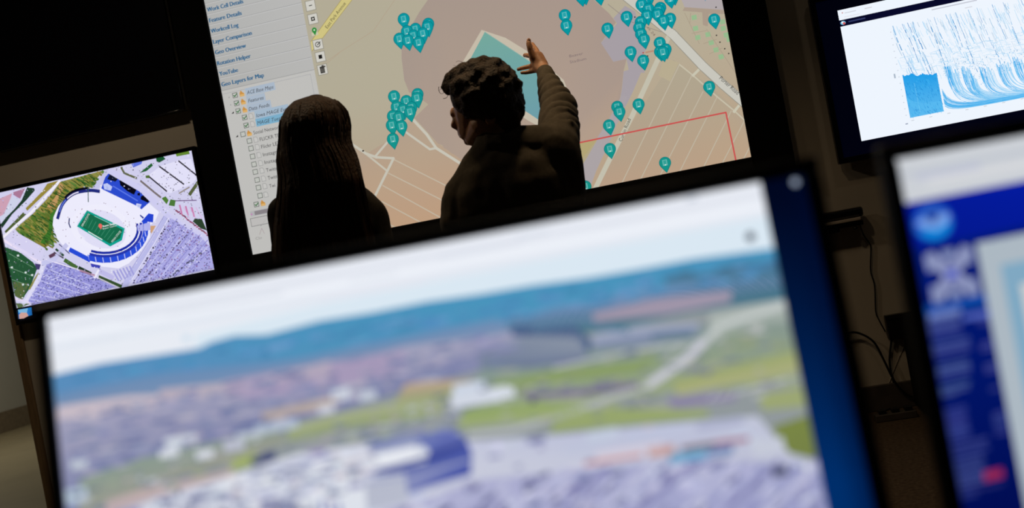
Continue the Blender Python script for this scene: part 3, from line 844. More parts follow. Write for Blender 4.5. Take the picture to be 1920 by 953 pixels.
# left-hand panel of the map program
pu = (P.uv(566.5, 0)[0] + P.uv(598, 176)[0]) / 2
P.urect(0, 0, pu, mh, [(176, 177, 176), (184, 184, 183), (180, 179, 176), (170, 168, 164)]); P.up()
rows = [('Work Cell Details', 390, 23, 68), ('Feature Details', 394, 43, 61), ('Workcell Log', 397, 63, 52), ('Layer Comparison', 401, 83, 73), ('Geo Overview', 405, 103, 58), ('Rotation Helper', 409, 123.5, 63), ('YouTube', 413, 143, 35), ('Geo Layers for Map', 417, 163, 80)]
for b_, x, y, wd in rows:
    u, v = P.uv(x, y); k = P.m(x, y)
    P.urect(0, v - 15.2 * k, pu, 0.9 * k, (156, 156, 156)); P.urect(0, v - 14.2 * k, pu, 1.0 * k, (196, 196, 196))
    P.up(); P.text(b_, (x, y), 7.4, (36, 98, 138), wd, bold=1.0)
vt_ = P.uv(414, 171)[1]; k = P.m(430, 180); 
P.urect(0, vt_, pu, mh - vt_, (190, 189, 186)); P.up()
P.urect(0, vt_, pu, 0.9 * k, (150, 150, 150))
u1_, v1_ = P.uv(422, 176)
P.urect(u1_ - 6 * k, v1_ + 0 * k, pu - u1_ - 2 * k, 0.8 * k, (168, 168, 170)); P.urect(u1_ - 6 * k, v1_, 0.8 * k, 205 * k, (168, 168, 170)); P.urect(pu - 9 * k, v1_, 0.8 * k, 205 * k, (168, 168, 170))
P.up()
def check(x, y, on):
    P.rect(x, y, 9.4, 9.0, (92, 98, 92)); P.up(); P.rect(x, y, 7.4, 7.0, (190, 192, 186)); P.up()
    if on: P.line([(x - 2.5, y + .5), (x - .5, y + 2.4), (x + 3.2, y - 2.8)], 1.7, (50, 110, 60))
    P.layer -= 2
def folder(x, y):
    k = P.m(x, y); u, v = P.uv(x, y)
    P.raw([(u - 4 * k, v + 5 * k), (u - 4 * k, v - 1 * k), (u - 1 * k, v - 6 * k), (u + 2 * k, v - 2 * k), (u + 4.5 * k, v + 0 * k), (u + 4.5 * k, v + 5 * k)], (200, 144, 70))
    P.up(); P.raw([(u - 4 * k, v + 5 * k), (u - 3 * k, v + 1 * k), (u + 5 * k, v + 1 * k), (u + 4.5 * k, v + 5 * k)], (216, 172, 104)); P.layer -= 1
def doc(x, y):
    k = P.m(x, y); u, v = P.uv(x, y)
    P.raw([(u - 4 * k, v + 5 * k), (u - 4 * k, v - 5 * k), (u + 1.5 * k, v - 5 * k), (u + 4 * k, v - 2 * k), (u + 4 * k, v + 5 * k)], (150, 150, 150)); P.up()
    P.raw([(u - 3.2 * k, v + 4.2 * k), (u - 3.2 * k, v - 4.2 * k), (u + 1.2 * k, v - 4.2 * k), (u + 3.2 * k, v - 1.8 * k), (u + 3.2 * k, v + 4.2 * k)], (196, 195, 192)); P.layer -= 1
DK = (62, 62, 64)
tree = [('ACE Base Maps', 464.5, 177.6, 50, 1, (442, 179), (454.5, 176), 1), ('Features', 467, 193, 29, 1, (445, 194), (457, 191), 1), ('Data Feeds', 468, 208.5, 39, 1, (448, 208.6), (460, 206), 1),
        ('Iowa MAGE Eve', 482, 220.5, 58, 2, (460, 220.6), (472, 218), 1), ('MAGE Tuesda', 484, 234.5, 52, 3, (463, 235.5), (475, 233), 1),
        ('Social Network', 477, 252.6, 52, 0, (457, 252), (468.5, 250), 0), ('FLICKR TES', 489, 265, 41, 0, (469, 264.5), (481, 262), 0), ('Flickr LET', 491.7, 279, 36, 0, (472, 278.6), (484, 276), 0),
        ('Instagra', 495, 293.6, 30, 0, (475, 293.6), (487, 291), 0), ('Instag', 498, 308, 24, 0, (477.6, 308.4), (490, 306), 0), ('Twitte', 501, 323, 22, 0, (480, 322.6), (492.5, 320), 0),
        ('Twitte', 504, 337.6, 22, 0, (483.5, 337.6), (495.5, 335), 0), ('Twi', 507, 352.6, 11, 0, (486, 352), (498, 349), 0), ('', 0, 0, 0, 0, (489, 367), (500, 365), 0), ('', 0, 0, 0, 0, (482, 383.5), (494, 381), 1)]
for i, (b_, x, y, wd, hl, cbx, ic, on) in enumerate(tree):
    check(*cbx, on)
    (folder if i in (0, 1, 2, 5, 14) else doc)(*ic)
    if b_:
        k = P.m(x, y); u, v = P.uv(x, y)
        if hl: P.urect(u - 2 * k, v - 11 * k, (wd + 6) * k, 14 * k, {1: (168, 182, 198), 2: (162, 182, 200), 3: (122, 172, 200)}[hl])
        P.up(); P.text(b_, (x, y), 6.4, DK, wd, shear=0.25 if hl else 0.0); P.layer -= 1
for q in ((431, 183), (434, 197)): P.ell(*q, 1.2, 1.2, (150, 150, 150), 6)
for q in ((438, 212), (446, 256)): P.poly([(q[0] - 2.5, q[1] + 2), (q[0] + 2, q[1] + 1), (q[0] + 1.5, q[1] - 3)], (30, 30, 30))
u, v = P.uv(470, 397); k = P.m(470, 400)
P.urect(u, v, pu - u, 9 * k, (176, 176, 178)); P.up(); P.urect(u + 8 * k, v + 1 * k, 60 * k, 7 * k, (136, 130, 134)); P.rect(473, 402, 3, 3, (190, 130, 180))
u, v = P.uv(470, 410)
P.urect(u, v, pu - u - 12 * k, 15 * k, (128, 128, 128)); P.up(); P.urect(u + 1 * k, v + 1 * k, pu - u - 14 * k, 13 * k, (188, 186, 184)); P.line([(490, 424), (500, 412)], 1, (150, 150, 150))
P.text('Clo', (481, 450), 4.6, (140, 138, 136), 12); P.line([(488, 440), (492, 428), (497, 438)], 1, (170, 156, 160))
# map buttons
P.up()
for i, (x, y) in enumerate(((583.4, 11), (588, 36), (590.5, 58), (597.5, 84), (602, 107), (606, 131), (579, -14))):
    if i != 2:
        P.rect(x, y, 19, 19, (150, 146, 134)); P.up(); P.rect(x, y, 16.5, 16.5, (206, 204, 196)); P.up()
    if i == 0: P.rect(x, y, 6, 1.6, (50, 50, 50))
    elif i == 1: P.rect(x, y, 7, 7, (40, 40, 40)); P.up(); P.rect(x, y, 3, 3, (206, 204, 196)); P.layer -= 1
    elif i == 2:
        k = P.m(x, y); u, v = P.uv(x, y - 1)
        P.rect(x + 1, y + 6, 12, 6, (200, 196, 170)); P.up()
        P.raw([(u + 4.6 * k * math.cos(R(a)), v + 4.6 * k * math.sin(R(a))) for a in range(150, 391, 20)] + [(u, v + 10 * k)], (44, 140, 60)); P.up(); P.ell(x, y - 1, 1.6, 1.6, (210, 220, 200), 8); P.layer -= 2
        P.layer += 2
    elif i == 3:
        P.ell(x - .5, y, 5, 5, (60, 60, 60), 14); P.up(); P.ell(x - .5, y, 3.6, 3.6, (206, 204, 196), 14); P.up(); P.line([(x - 1, y + 1), (x + 4, y - 5)], 1.6, (60, 60, 60)); P.layer -= 2
    elif i == 4: P.rect(x, y, 6.5, 7, (22, 22, 22))
    elif i == 5:
        P.rect(x, y + 1.5, 8.5, 10, (60, 58, 56)); P.rect(x, y - 5, 11, 2.4, (60, 58, 56)); P.rect(x, y - 7, 4, 2, (60, 58, 56)); P.up()
        for dx in (-2.2, 0, 2.2): P.rect(x + dx, y + 1.5, .8, 7, (120, 118, 112))
        P.layer -= 1
    else: P.rect(x, y, 6, 1.6, (50, 50, 50)); P.rect(x, y, 1.6, 6, (50, 50, 50))
P.build('screen_picture', ms)

# ------------------------------------------------------------------ desk and the two desk monitors in the foreground
def axes(yaw, tilt):
    ex = V((math.cos(yaw), math.sin(yaw), 0)); bk = V((-math.sin(yaw), math.cos(yaw), 0))
    return ex, V((0, 0, 1)) * math.cos(tilt) + bk * math.sin(tilt), bk
MW, MH = 0.598, 0.336
DESK_Z = 0.735
dk = empty('desk', (0.1, 0.75, 0), 'dark laminate desk under the two foreground monitors', 'desk')
MB().box(-0.95, 1.15, 0.42, 1.12, DESK_Z - 0.03, DESK_Z).build('desktop', 'desk', dk, bevel=0.004)
for x in (-0.9, 1.05):
    MB().box(x, x + 0.05, 0.5, 1.04, 0.03, DESK_Z - 0.03).build('leg', 'metal', dk, bevel=0.004)
    MB().box(x - 0.01, x + 0.06, 0.44, 1.1, 0, 0.03).build('foot', 'metal', dk, bevel=0.004)
MB().box(-0.85, 1.05, 1.0, 1.02, 0.35, DESK_Z - 0.03).build('modesty_panel', 'desk', dk)

def monitor(label, tl, yaw, tilt, bez=0.0115):
    tl = V(tl) + CAM
    ex, ez, bk = axes(yaw, tilt)
    nb = ez.cross(ex) * -1                                # towards the viewer
    nb = ex.cross(ez)
    c = tl + ex * MW / 2 - ez * MH / 2
    base = c - nb * 0.10; base.z = DESK_Z
    t = empty('desk_monitor', base, label, 'monitor', 'monitors on the desk')
    b = MB(); f0 = nb * 0.004; th = -nb * 0.012
    b.quad_box(tl - ex * bez + f0, ex * (MW + 2 * bez), ez * bez, th)
    b.quad_box(tl - ex * bez - ez * (MH + 0.018) + f0, ex * (MW + 2 * bez), ez * 0.018, th)
    b.quad_box(tl - ex * bez - ez * MH + f0, ex * bez, ez * MH, th)
    b.quad_box(tl + ex * MW - ez * MH + f0, ex * bez, ez * MH, th)
    b.build('bezel', 'black', t, bevel=0.0025)
    MB().quad_box(tl + ex * 0.012 - ez * (MH - 0.004) - nb * 0.002, ex * (MW - 0.024), ez * (MH - 0.014), -nb * 0.032).build('back_cover', 'black', t, bevel=0.008)
    q = c - nb * 0.034
    MB().quad_box(q - ex * 0.14 - ez * 0.10, ex * 0.28, ez * 0.18, -nb * 0.025).build('rear_housing', 'black', t, bevel=0.008)
    neck = V((base.x, base.y, 0))
    MB().quad_box(base - ex * 0.04 + bk * 0.01 + V((0, 0, 0.012)), ex * 0.08, bk * 0.022, V((0, 0, c.z - DESK_Z))).build('stand_neck', 'black', t, bevel=0.005)
    MB().quad_box(base - ex * 0.13 - bk * 0.10, ex * 0.26, bk * 0.2, V((0, 0, 0.012))).build('stand_foot', 'black', t, bevel=0.005)
    return t, Pic(tl, ex, ez, MW, MH)

# ---- main monitor: wide landscape photograph with the stadium in the foreground
mon, P = monitor('large foreground monitor showing a wide valley landscape photograph', (-0.51407, 0.71810, 0.00949), R(2.607), R(8.894))
rnd = random.Random(21)
P.urect(0, 0, MW, MH, (1, 6, 28)); P.up()
veil = [0.0]
_raw = P.raw
def _veiled(pts, c):
    cs = c if isinstance(c[0], (tuple, list)) else [c] * len(pts)
    _raw(pts, [mixc(mixc(k[:3], (sum(k[:3]) / 3,) * 3, veil[0] * 1.2), (168, 180, 206), veil[0]) for k in cs])
P.raw = _veiled
ur = P.uv(1426, 343)[0]; ur2 = P.uv(1550, 953)[0]
for k in range(12):                                                  # dark blue desktop, brighter low down
    y0, y1 = 320 + k * 58, 320 + (k + 1) * 58
    def cc(y): return mixc((1, 6, 30), (0, 46, 106), min(1, max(0, (y - 360) / 540)))
    xl0, xl1 = 1400 + (y0 - 343) * .205, 1400 + (y1 - 343) * .205
    P.poly([(xl0, y0), (xl0 + 62, y0), (xl1 + 62, y1), (xl1, y1)], [cc(y0)] * 2 + [cc(y1)] * 2)
    P.poly([(xl0 + 62, y0), (xl0 + 120, y0 - 8), (xl1 + 120, y1 - 8), (xl1 + 62, y1)], [cc(y0), mixc(cc(y0), (0, 8, 40), .6), mixc(cc(y1), (0, 8, 40), .6), cc(y1)])
P.up()
P.ell(1491, 342, 7, 7, (150, 162, 182), 18)
um = max(ur, ur2)
P.clip = (0, 0, (ur + ur2) / 2, MH)
P.urect(0, 0, MW, MH, (232, 236, 244)); P.up()
for y0, c in ((14, (226, 230, 240)), (34, (238, 242, 250)), (52, (226, 232, 242))):
    u, v = P.uv(92, 597 + y0); P.urect(0, v, MW, 0.005, c)
for (x, y, wd, h_, c) in ((420, 570, 220, 5, (206, 212, 224)), (900, 470, 160, 4, (212, 218, 230)), (1000, 440, 60, 5, (206, 214, 226)), (700, 520, 90, 4, (216, 222, 232)), (1180, 415, 120, 4, (218, 222, 232)), (180, 640, 90, 4, (214, 220, 230)), (350, 635, 14, 12, (206, 224, 238)), (1297, 373, 20, 6, (186, 194, 208)), (700, 545, 200, 5, (226, 226, 236)), (300, 590, 150, 4, (220, 224, 234))):
    P.rect(x, y, wd, h_, c)
P.up()
sky = [(368, 660), (366, 628), (620, 566), (900, 512), (1200, 452), (1452, 404), (1470, 480), (1100, 560), (700, 640)]
P.poly(sky, (218, 232, 243)); P.up()
P.ell(1407, 444, 9, 9, (24, 32, 60), 16)
veil[0] = 0.13
ridge = [(90, 706), (190, 682), (300, 665), (376, 653), (396, 642), (440, 630), (500, 628), (600, 602), (700, 586), (800, 566), (900, 552), (1000, 535), (1100, 522), (1200, 505), (1300, 486), (1480, 462)]
P.poly(ridge + [(1600, 960), (1600, 1250), (90, 1450)], [mixc((66, 136, 196), (44, 146, 196), min(1, i / 8)) for i in range(len(ridge))] + [(120, 130, 160)] * 3); P.up()
P.poly([(90, 775), (420, 720), (900, 630), (1490, 520), (1640, 1250), (90, 1450)], (140, 148, 148)); P.up()
def strip(top, bot, c, c2=None): P.poly(top + bot[::-1], [c] * len(top) + [c2 or c] * len(bot))
strip([(100, 740), (300, 700), (560, 672), (800, 622), (1000, 585), (1200, 545), (1490, 500)], [(100, 780), (300, 745), (560, 705), (800, 665), (1000, 625), (1200, 590), (1490, 530)], (86, 134, 186), (120, 140, 176))
strip([(950, 600), (1150, 575), (1300, 540), (1490, 508)], [(950, 640), (1150, 620), (1300, 585), (1490, 560)], (44, 104, 144), (58, 112, 130)); P.up()
strip([(1110, 588), (1230, 560), (1372, 545)], [(1115, 604), (1250, 590), (1370, 566)], (158, 142, 164))
strip([(100, 772), (260, 745), (420, 722), (620, 690), (760, 650), (920, 630), (1010, 612)], [(100, 990), (300, 850), (480, 810), (640, 770), (800, 720), (920, 690), (1010, 660)], (162, 158, 188), (108, 116, 166)); P.up()
strip([(110, 762), (240, 742), (300, 740)], [(110, 788), (230, 775), (290, 764)], (204, 186, 196))
strip([(300, 730), (480, 712), (620, 676)], [(300, 752), (480, 738), (620, 706)], (184, 168, 184))
strip([(420, 715), (560, 690), (760, 656)], [(430, 748), (600, 735), (760, 700)], (166, 146, 184))
# distant green plain on the right
strip([(900, 690), (1040, 660), (1200, 640), (1330, 610), (1490, 570)], [(850, 800), (1040, 770), (1200, 740), (1330, 730), (1560, 720)], (120, 142, 140), (150, 166, 110)); P.up()
strip([(900, 660), (1000, 625), (1090, 622), (1100, 650)], [(900, 690), (1000, 690), (1090, 676), (1100, 665)], (128, 140, 160), (96, 112, 146))
strip([(960, 612), (1080, 612), (1110, 640)], [(960, 630), (1080, 634), (1105, 665)], (52, 82, 130))
strip([(1110, 628), (1200, 612), (1310, 606)], [(1112, 656), (1200, 648), (1310, 624)], (164, 172, 198), (110, 126, 160))
strip([(1220, 628), (1300, 622)], [(1225, 638), (1300, 632)], (50, 96, 128))
strip([(1330, 590), (1410, 572), (1480, 560)], [(1330, 640), (1410, 610), (1490, 604)], (176, 186, 176), (150, 164, 150))
strip([(1240, 515), (1340, 500), (1490, 486)], [(1250, 535), (1340, 528), (1490, 520)], (46, 104, 146), (60, 118, 150))
strip([(1000, 612), (1090, 600), (1180, 618)], [(1000, 622), (1090, 608), (1180, 628)], (70, 116, 150))
P.up(); Lsoft = P.layer - 0.5
for a, wd, c in (([(1322, 640), (1290, 670), (1240, 706), (1215, 722)], 15, (206, 204, 216)), ([(1215, 722), (1160, 740), (1080, 770), (960, 806), (880, 815)], 9, (186, 190, 182)), ([(1320, 640), (1350, 612), (1470, 572)], 12, (200, 206, 200)), ([(1040, 690), (1200, 655), (1310, 640)], 5, (186, 190, 196)), ([(1330, 750), (1560, 690)], 6, (186, 186, 190))):
    P.line(a, wd, c)
strip([(920, 716), (1060, 690), (1250, 668)], [(930, 728), (1080, 716), (1200, 700)], (134, 158, 84))
strip([(1260, 714), (1400, 680), (1520, 650)], [(1270, 742), (1400, 716), (1530, 690)], (154, 168, 88), (176, 176, 110))
strip([(870, 770), (1010, 752), (1110, 768)], [(850, 806), (1010, 788), (1110, 778)], (140, 168, 72), (156, 172, 104))
strip([(1040, 790), (1140, 764), (1330, 770)], [(1030, 812), (1140, 800), (1330, 782)], (150, 168, 88))
strip([(1450, 800), (1540, 770)], [(1470, 890), (1560, 870)], (118, 134, 40), (110, 124, 44))
strip([(1420, 740), (1540, 720)], [(1430, 770), (1545, 760)], (156, 168, 96))
strip([(980, 738), (1100, 728), (1200, 715)], [(985, 748), (1100, 742), (1200, 728)], (112, 98, 136))
strip([(1250, 748), (1380, 735)], [(1260, 765), (1380, 752)], (132, 120, 160)); P.up()
# left middle: fields, houses
strip([(150, 900), (260, 860), (420, 830), (520, 800)], [(150, 960), (300, 905), (430, 870), (540, 830)], (132, 152, 134), (150, 150, 130))
strip([(490, 775), (560, 758), (640, 740)], [(495, 788), (560, 776), (640, 756)], (186, 164, 150))
strip([(540, 800), (640, 776), (760, 752), (830, 742)], [(540, 830), (640, 806), (760, 790), (830, 776)], (168, 178, 120), (140, 156, 96))
strip([(760, 720), (840, 712), (900, 716)], [(740, 756), (830, 752), (900, 730)], (196, 160, 130), (150, 160, 100))
strip([(430, 860), (480, 845)], [(435, 884), (478, 872)], (160, 178, 84))
strip([(200, 930), (330, 905), (440, 880)], [(200, 990), (330, 960), (440, 935)], (196, 170, 160), (180, 160, 180)); P.up()
P.poly([(468, 862), (500, 850), (520, 850), (516, 864), (478, 872)], (44, 52, 104))
for x, y, wd, h_, c in ((640, 740, 34, 20, (212, 220, 232)), (690, 742, 32, 16, (200, 208, 220)), (612, 768, 30, 14, (210, 212, 224)), (340, 828, 60, 18, (206, 214, 224)), (318, 850, 36, 14, (220, 224, 232)), (386, 852, 34, 14, (222, 224, 234)), (440, 835, 40, 20, (186, 188, 206)), (520, 800, 80, 16, (176, 190, 210)), (470, 815, 50, 10, (190, 200, 210)), (900, 745, 110, 26, (214, 220, 232)), (880, 728, 60, 20, (206, 216, 232)), (945, 738, 40, 18, (222, 228, 238)), (150, 870, 30, 16, (190, 200, 214)), (145, 930, 40, 26, (176, 196, 214)), (540, 930, 60, 8, (96, 150, 120)), (1000, 752, 12, 10, (70, 70, 100)), (1320, 805, 20, 34, (80, 90, 130))):
    P.rect(x, y, wd, h_, c)
P.up()
# pale town below
town = [(110, 1000), (300, 930), (420, 896), (560, 850), (700, 830), (900, 826), (1060, 815), (1200, 800), (1420, 780), (1480, 850), (1560, 870), (1640, 1240), (110, 1440)]
P.poly(town, [(186, 180, 206), (200, 190, 206), (214, 216, 230), (220, 224, 236), (216, 218, 234), (200, 200, 226), (190, 194, 222), (190, 194, 222), (196, 200, 222), (190, 192, 216), (160, 160, 204), (140, 140, 196), (160, 160, 200)]); P.up()
for p in scatter(rnd, town, 520):
    if p[1] > 1010: continue
    c = rnd.choice([(226, 228, 238), (210, 210, 232), (160, 156, 200), (176, 170, 206), (120, 120, 176), (200, 184, 196), (190, 200, 222)])
    P.rect(p[0], p[1], rnd.uniform(10, 34), rnd.uniform(5, 13), jit(c, 12, rnd))
P.up()
park = [(720, 960), (900, 900), (1100, 880), (1300, 860), (1480, 870), (1570, 900), (1640, 1240), (700, 1300)]
P.poly(park, [(176, 174, 214), (172, 172, 214), (160, 162, 206), (160, 162, 206), (158, 160, 204), (150, 152, 204), (140, 140, 200), (150, 150, 200)]); P.up()
for p in scatter(rnd, park, 900):
    if p[1] > 1010: continue
    c = rnd.choice([(128, 128, 186), (196, 196, 226), (108, 108, 160), (178, 178, 220), (90, 94, 146), (206, 206, 232)])
    P.line([p, (p[0] + rnd.uniform(-22, -8), p[1] + rnd.uniform(6, 16))], rnd.uniform(4, 10), jit(c, 10, rnd))
P.up()
for x, y, wd, h_, c in ((1180, 846, 130, 16, (216, 206, 222)), (1150, 862, 110, 8, (206, 140, 140)), (1240, 846, 50, 18, (206, 150, 140)), (1290, 856, 70, 18, (84, 160, 206)), (1340, 832, 130, 10, (170, 110, 130)), (1310, 838, 60, 8, (70, 96, 90)), (1350, 846, 50, 14, (66, 110, 176)), (1440, 838, 60, 30, (200, 204, 220)), (1462, 884, 30, 18, (60, 64, 96)), (1130, 815, 60, 18, (196, 206, 226)), (1230, 812, 120, 12, (190, 196, 224)), (1350, 795, 90, 16, (172, 176, 208)), (1100, 838, 90, 10, (190, 196, 222))):
    P.rect(x, y, wd, h_, c)
for k in range(7): P.line([(1060 + 80 * k, 880 - k * 3), (960 + 80 * k, 960)], 10, (128, 128, 184) if k % 2 else (190, 190, 224))
P.up()
# stadium block in the picture: white deck, blue end wall
P.poly([(560, 900), (690, 850), (780, 826), (812, 836), (800, 880), (690, 900), (690, 960), (560, 980)], (228, 232, 240))
P.poly([(300, 940), (440, 900), (620, 850), (700, 846), (690, 870), (540, 920), (420, 980), (300, 990)], (214, 218, 232)); P.up()
P.poly([(684, 846), (700, 826), (790, 808), (850, 800), (868, 818), (800, 836), (700, 862)], (132, 142, 190)); P.line([(690, 840), (780, 818), (856, 806)], 5, (70, 84, 150)); P.line([(690, 852), (780, 832), (860, 816)], 3, (200, 206, 226)); P.up()
P.poly([(780, 822), (840, 806), (874, 822), (886, 850), (884, 890), (830, 906), (760, 930), (690, 945), (684, 892), (740, 880), (800, 866), (806, 846)], [(104, 116, 186), (92, 104, 186), (60, 76, 176), (44, 62, 168), (50, 66, 172), (70, 84, 178), (120, 130, 190), (160, 166, 206), (130, 140, 200), (60, 76, 170), (46, 64, 164), (80, 96, 180)]); P.up()
P.line([(684, 886), (740, 876), (810, 855), (870, 832)], 7, (34, 46, 140)); P.line([(690, 905), (770, 895), (882, 862)], 5, (150, 158, 206)); P.line([(540, 900), (600, 892)], 9, (60, 74, 160))
P.poly([(684, 896), (760, 886), (768, 940), (690, 960)], (186, 190, 208))
for k in range(5): P.line([(690, 905 + 10 * k), (760, 893 + 10 * k)], 2, (160, 164, 190))
P.poly([(680, 856), (780, 836), (790, 856), (690, 884)], (238, 240, 246))
P.poly([(610, 860), (640, 855), (640, 870), (615, 876)], (96, 116, 130))
for k in range(9): P.rect(510 + k * 16, 948 + (k % 3) * 3, 8, 22, (130, 140, 196))
P.up()
for p in scatter(rnd, [(130, 1000), (300, 935), (440, 895), (620, 850), (700, 850), (690, 900), (560, 985)], 260):
    P.rect(p[0], p[1], rnd.uniform(8, 40), rnd.uniform(4, 12), jit(rnd.choice([(222, 226, 236), (196, 200, 220), (150, 156, 196), (120, 126, 160), (206, 196, 206), (236, 238, 244), (90, 100, 150)]), 10, rnd))
P.up()
# soft variation over the whole landscape
Ltop = P.layer; P.layer = Lsoft
for (poly_, n_, cs) in (([(110, 780), (420, 720), (900, 630), (1000, 660), (500, 800), (150, 900)], 160, [(120, 122, 172), (158, 152, 188), (100, 110, 160), (176, 168, 188), (136, 142, 182), (112, 122, 166)]),
                        ([(900, 700), (1200, 650), (1480, 600), (1540, 740), (1100, 790), (880, 800)], 120, [(140, 154, 104), (120, 136, 116), (162, 166, 136), (104, 110, 140), (186, 186, 180)]),
                        ([(110, 720), (400, 660), (900, 570), (1450, 480), (1470, 510), (900, 610), (300, 700)], 90, [(58, 134, 196), (50, 146, 200), (84, 148, 206), (44, 128, 184)]),
                        ([(130, 930), (300, 870), (600, 790), (880, 730), (880, 800), (500, 850), (200, 960)], 130, [(150, 164, 130), (120, 130, 150), (190, 196, 206), (96, 110, 130), (170, 160, 160)])):
    for p in scatter(rnd, poly_, n_):
        P.rect(p[0], p[1], rnd.uniform(14, 44), rnd.uniform(3, 8), jit(rnd.choice(cs), 8, rnd))
    P.layer = Ltop
    for p in scatter(rnd, poly_, n_ // 2):
        P.rect(p[0], p[1], rnd.uniform(8, 26), rnd.uniform(3, 6), jit(rnd.choice(cs), 10, rnd))
    P.layer = Lsoft
P.layer = Ltop
P.build('screen_picture', mon)

# ---- second monitor, cut by the right edge of the photograph
mon2, P = monitor('foreground monitor with a blue web page, cut off by the right edge', (0.14539, 0.735, 0.00702), R(18.2), R(0.5))
rnd = random.Random(5)
P.urect(0, 0, MW, MH, (4, 20, 110)); P.up()
def r3(x, y): return (1640 + x / 2.646, 240 + y / 2.646)
def r4(x, y): return (1700 + x / 2.555, 580 + y / 2.555)
va = (P.uv(*r3(140, 375))[1] + P.uv(*r3(741, 262))[1]) / 2
P.urect(0, 0, MW, va, (204, 208, 214)); P.up()
P.urect(0, va * .32, MW, va * 0.1, (190, 196, 206)); P.urect(0.02, va * .55, 0.3, va * .16, (214, 216, 220)); P.urect(0.012, va * .42, 0.05, va * .12, (192, 196, 214))
vb = P.uv(*r3(190, 600))[1]
P.urect(0, va, MW, vb - va, [(4, 26, 150), (4, 40, 206), (2, 30, 190), (4, 24, 140)]); P.up()
P.urect(0.2, va, 0.4, 0.012, (70, 90, 210))
# round emblem
ex_, ey_ = r3(290, 470)
P.ell(ex_, ey_, 38, 33, (24, 84, 190), 28); P.up()
P.ell(ex_, ey_ + 1, 34, 29, (48, 96, 196), 28); P.up()
k = P.m(ex_, ey_); u, v = P.uv(ex_, ey_)
P.raw([(u + 33 * k * math.cos(R(a)), v + 29 * k * math.sin(R(a))) for a in range(8, 173, 15)], (2, 132, 214))
P.raw([(u - 33 * k, v - 4 * k), (u - 16 * k, v - 12 * k), (u - 6 * k, v - 2 * k), (u + 2 * k, v + 2 * k), (u + 14 * k, v - 12 * k), (u + 33 * k, v - 10 * k), (u + 26 * k, v + 4 * k), (u + 4 * k, v + 14 * k), (u - 18 * k, v + 6 * k)], (120, 160, 226))
P.raw([(u - 14 * k, v - 16 * k), (u + 14 * k, v - 18 * k), (u + 4 * k, v - 4 * k), (u, v - 2 * k)], (34, 44, 120)); P.up()
# left column on dark blue
vc = vb
P.urect(0, vc, MW, MH - vc, [(2, 26, 118), (0, 14, 96), (0, 2, 52), (0, 4, 60)]); P.up()
# white cross emblem with four notches
ex_, ey_ = r3(380, 725); k = P.m(ex_, ey_); u, v = P.uv(ex_, ey_)
P.uline([(u - 34 * k, v - 34 * k), (u + 34 * k, v + 34 * k)], 22 * k, (140, 148, 188)); P.uline([(u - 34 * k, v + 34 * k), (u + 34 * k, v - 34 * k)], 22 * k, (140, 148, 188))
P.urect(u - 44 * k, v - 42 * k, 22 * k, 30 * k, (132, 142, 182)); P.urect(u + 22 * k, v - 42 * k, 22 * k, 30 * k, (132, 142, 182)); P.urect(u - 44 * k, v + 14 * k, 22 * k, 30 * k, (132, 142, 182)); P.urect(u + 22 * k, v + 14 * k, 22 * k, 30 * k, (132, 142, 182))
P.urect(u - 12 * k, v - 44 * k, 24 * k, 18 * k, (122, 134, 178)); P.urect(u - 12 * k, v + 26 * k, 24 * k, 18 * k, (122, 134, 178)); P.up()
P.urect(u - 10 * k, v - 8 * k, 20 * k, 16 * k, (70, 84, 190))
vd = P.uv(*r3(260, 880))[1]; P.urect(0, vd, 0.1, 0.008, (14, 70, 160)); P.up()
# blocks of small lettering, too blurred to read
def rows_(x, y, wd, n_, c, step=9):
    for j in range(n_):
        qx, qy = r4(x + j * step * .45, y + j * step * 2.5)
        P.rect(qx + wd / 2 / 2.555, qy, wd / 2.555 * rnd.uniform(.8, 1.05), 5.5, jit(mixc(c, (0, 6, 60), .25), 8, rnd))
for x, y, wd, n_, c in ((90, 45, 160, 4, (96, 110, 180)), (330, 40, 70, 2, (84, 98, 176)), (115, 160, 180, 3, (84, 98, 170)), (345, 165, 70, 2, (84, 94, 170)), (140, 265, 160, 3, (90, 104, 170)), (365, 270, 70, 2, (76, 86, 160)), (150, 365, 150, 2, (78, 100, 160)), (160, 405, 80, 1, (84, 104, 160)), (390, 380, 60, 1, (60, 76, 150)),
                     (170, 480, 110, 7, (66, 80, 156)), (195, 640, 190, 3, (58, 70, 144)), (210, 720, 160, 6, (70, 84, 150)), (405, 500, 70, 5, (64, 76, 150)), (230, 870, 110, 2, (66, 78, 150)), (300, 850, 170, 1, (52, 64, 130))):
    rows_(x, y, wd, n_, c)
P.up(); P.rect(*r4(412, 792), 36, 16, (150, 40, 84)); P.rect(*r3(345, 920), 60, 10, (110, 130, 190)); P.rect(*r3(500, 930), 50, 10, (80, 100, 190))
# pale panel starting in the right part
pl = (P.uv(*r3(520, 570))[0] + P.uv(*r4(545, 940))[0]) / 2; pt = P.uv(*r3(540, 565))[1]
P.urect(pl, pt, MW - pl, MH - pt, (172, 184, 194)); P.up()
pl2 = P.uv(*r3(620, 680))[0]; pt2 = P.uv(*r3(620, 680))[1]
P.urect(pl2, pt2, MW - pl2 - .02, MH - pt2, (128, 168, 194)); P.up()
P.urect(pl2 + 0.012, pt2 + 0.016, MW - pl2 - .05, 0.085, (206, 208, 206)); P.urect(pl2 + 0.012, pt2 + 0.13, MW - pl2 - .05, 0.05, (196, 204, 206))
P.build('screen_picture', mon2)

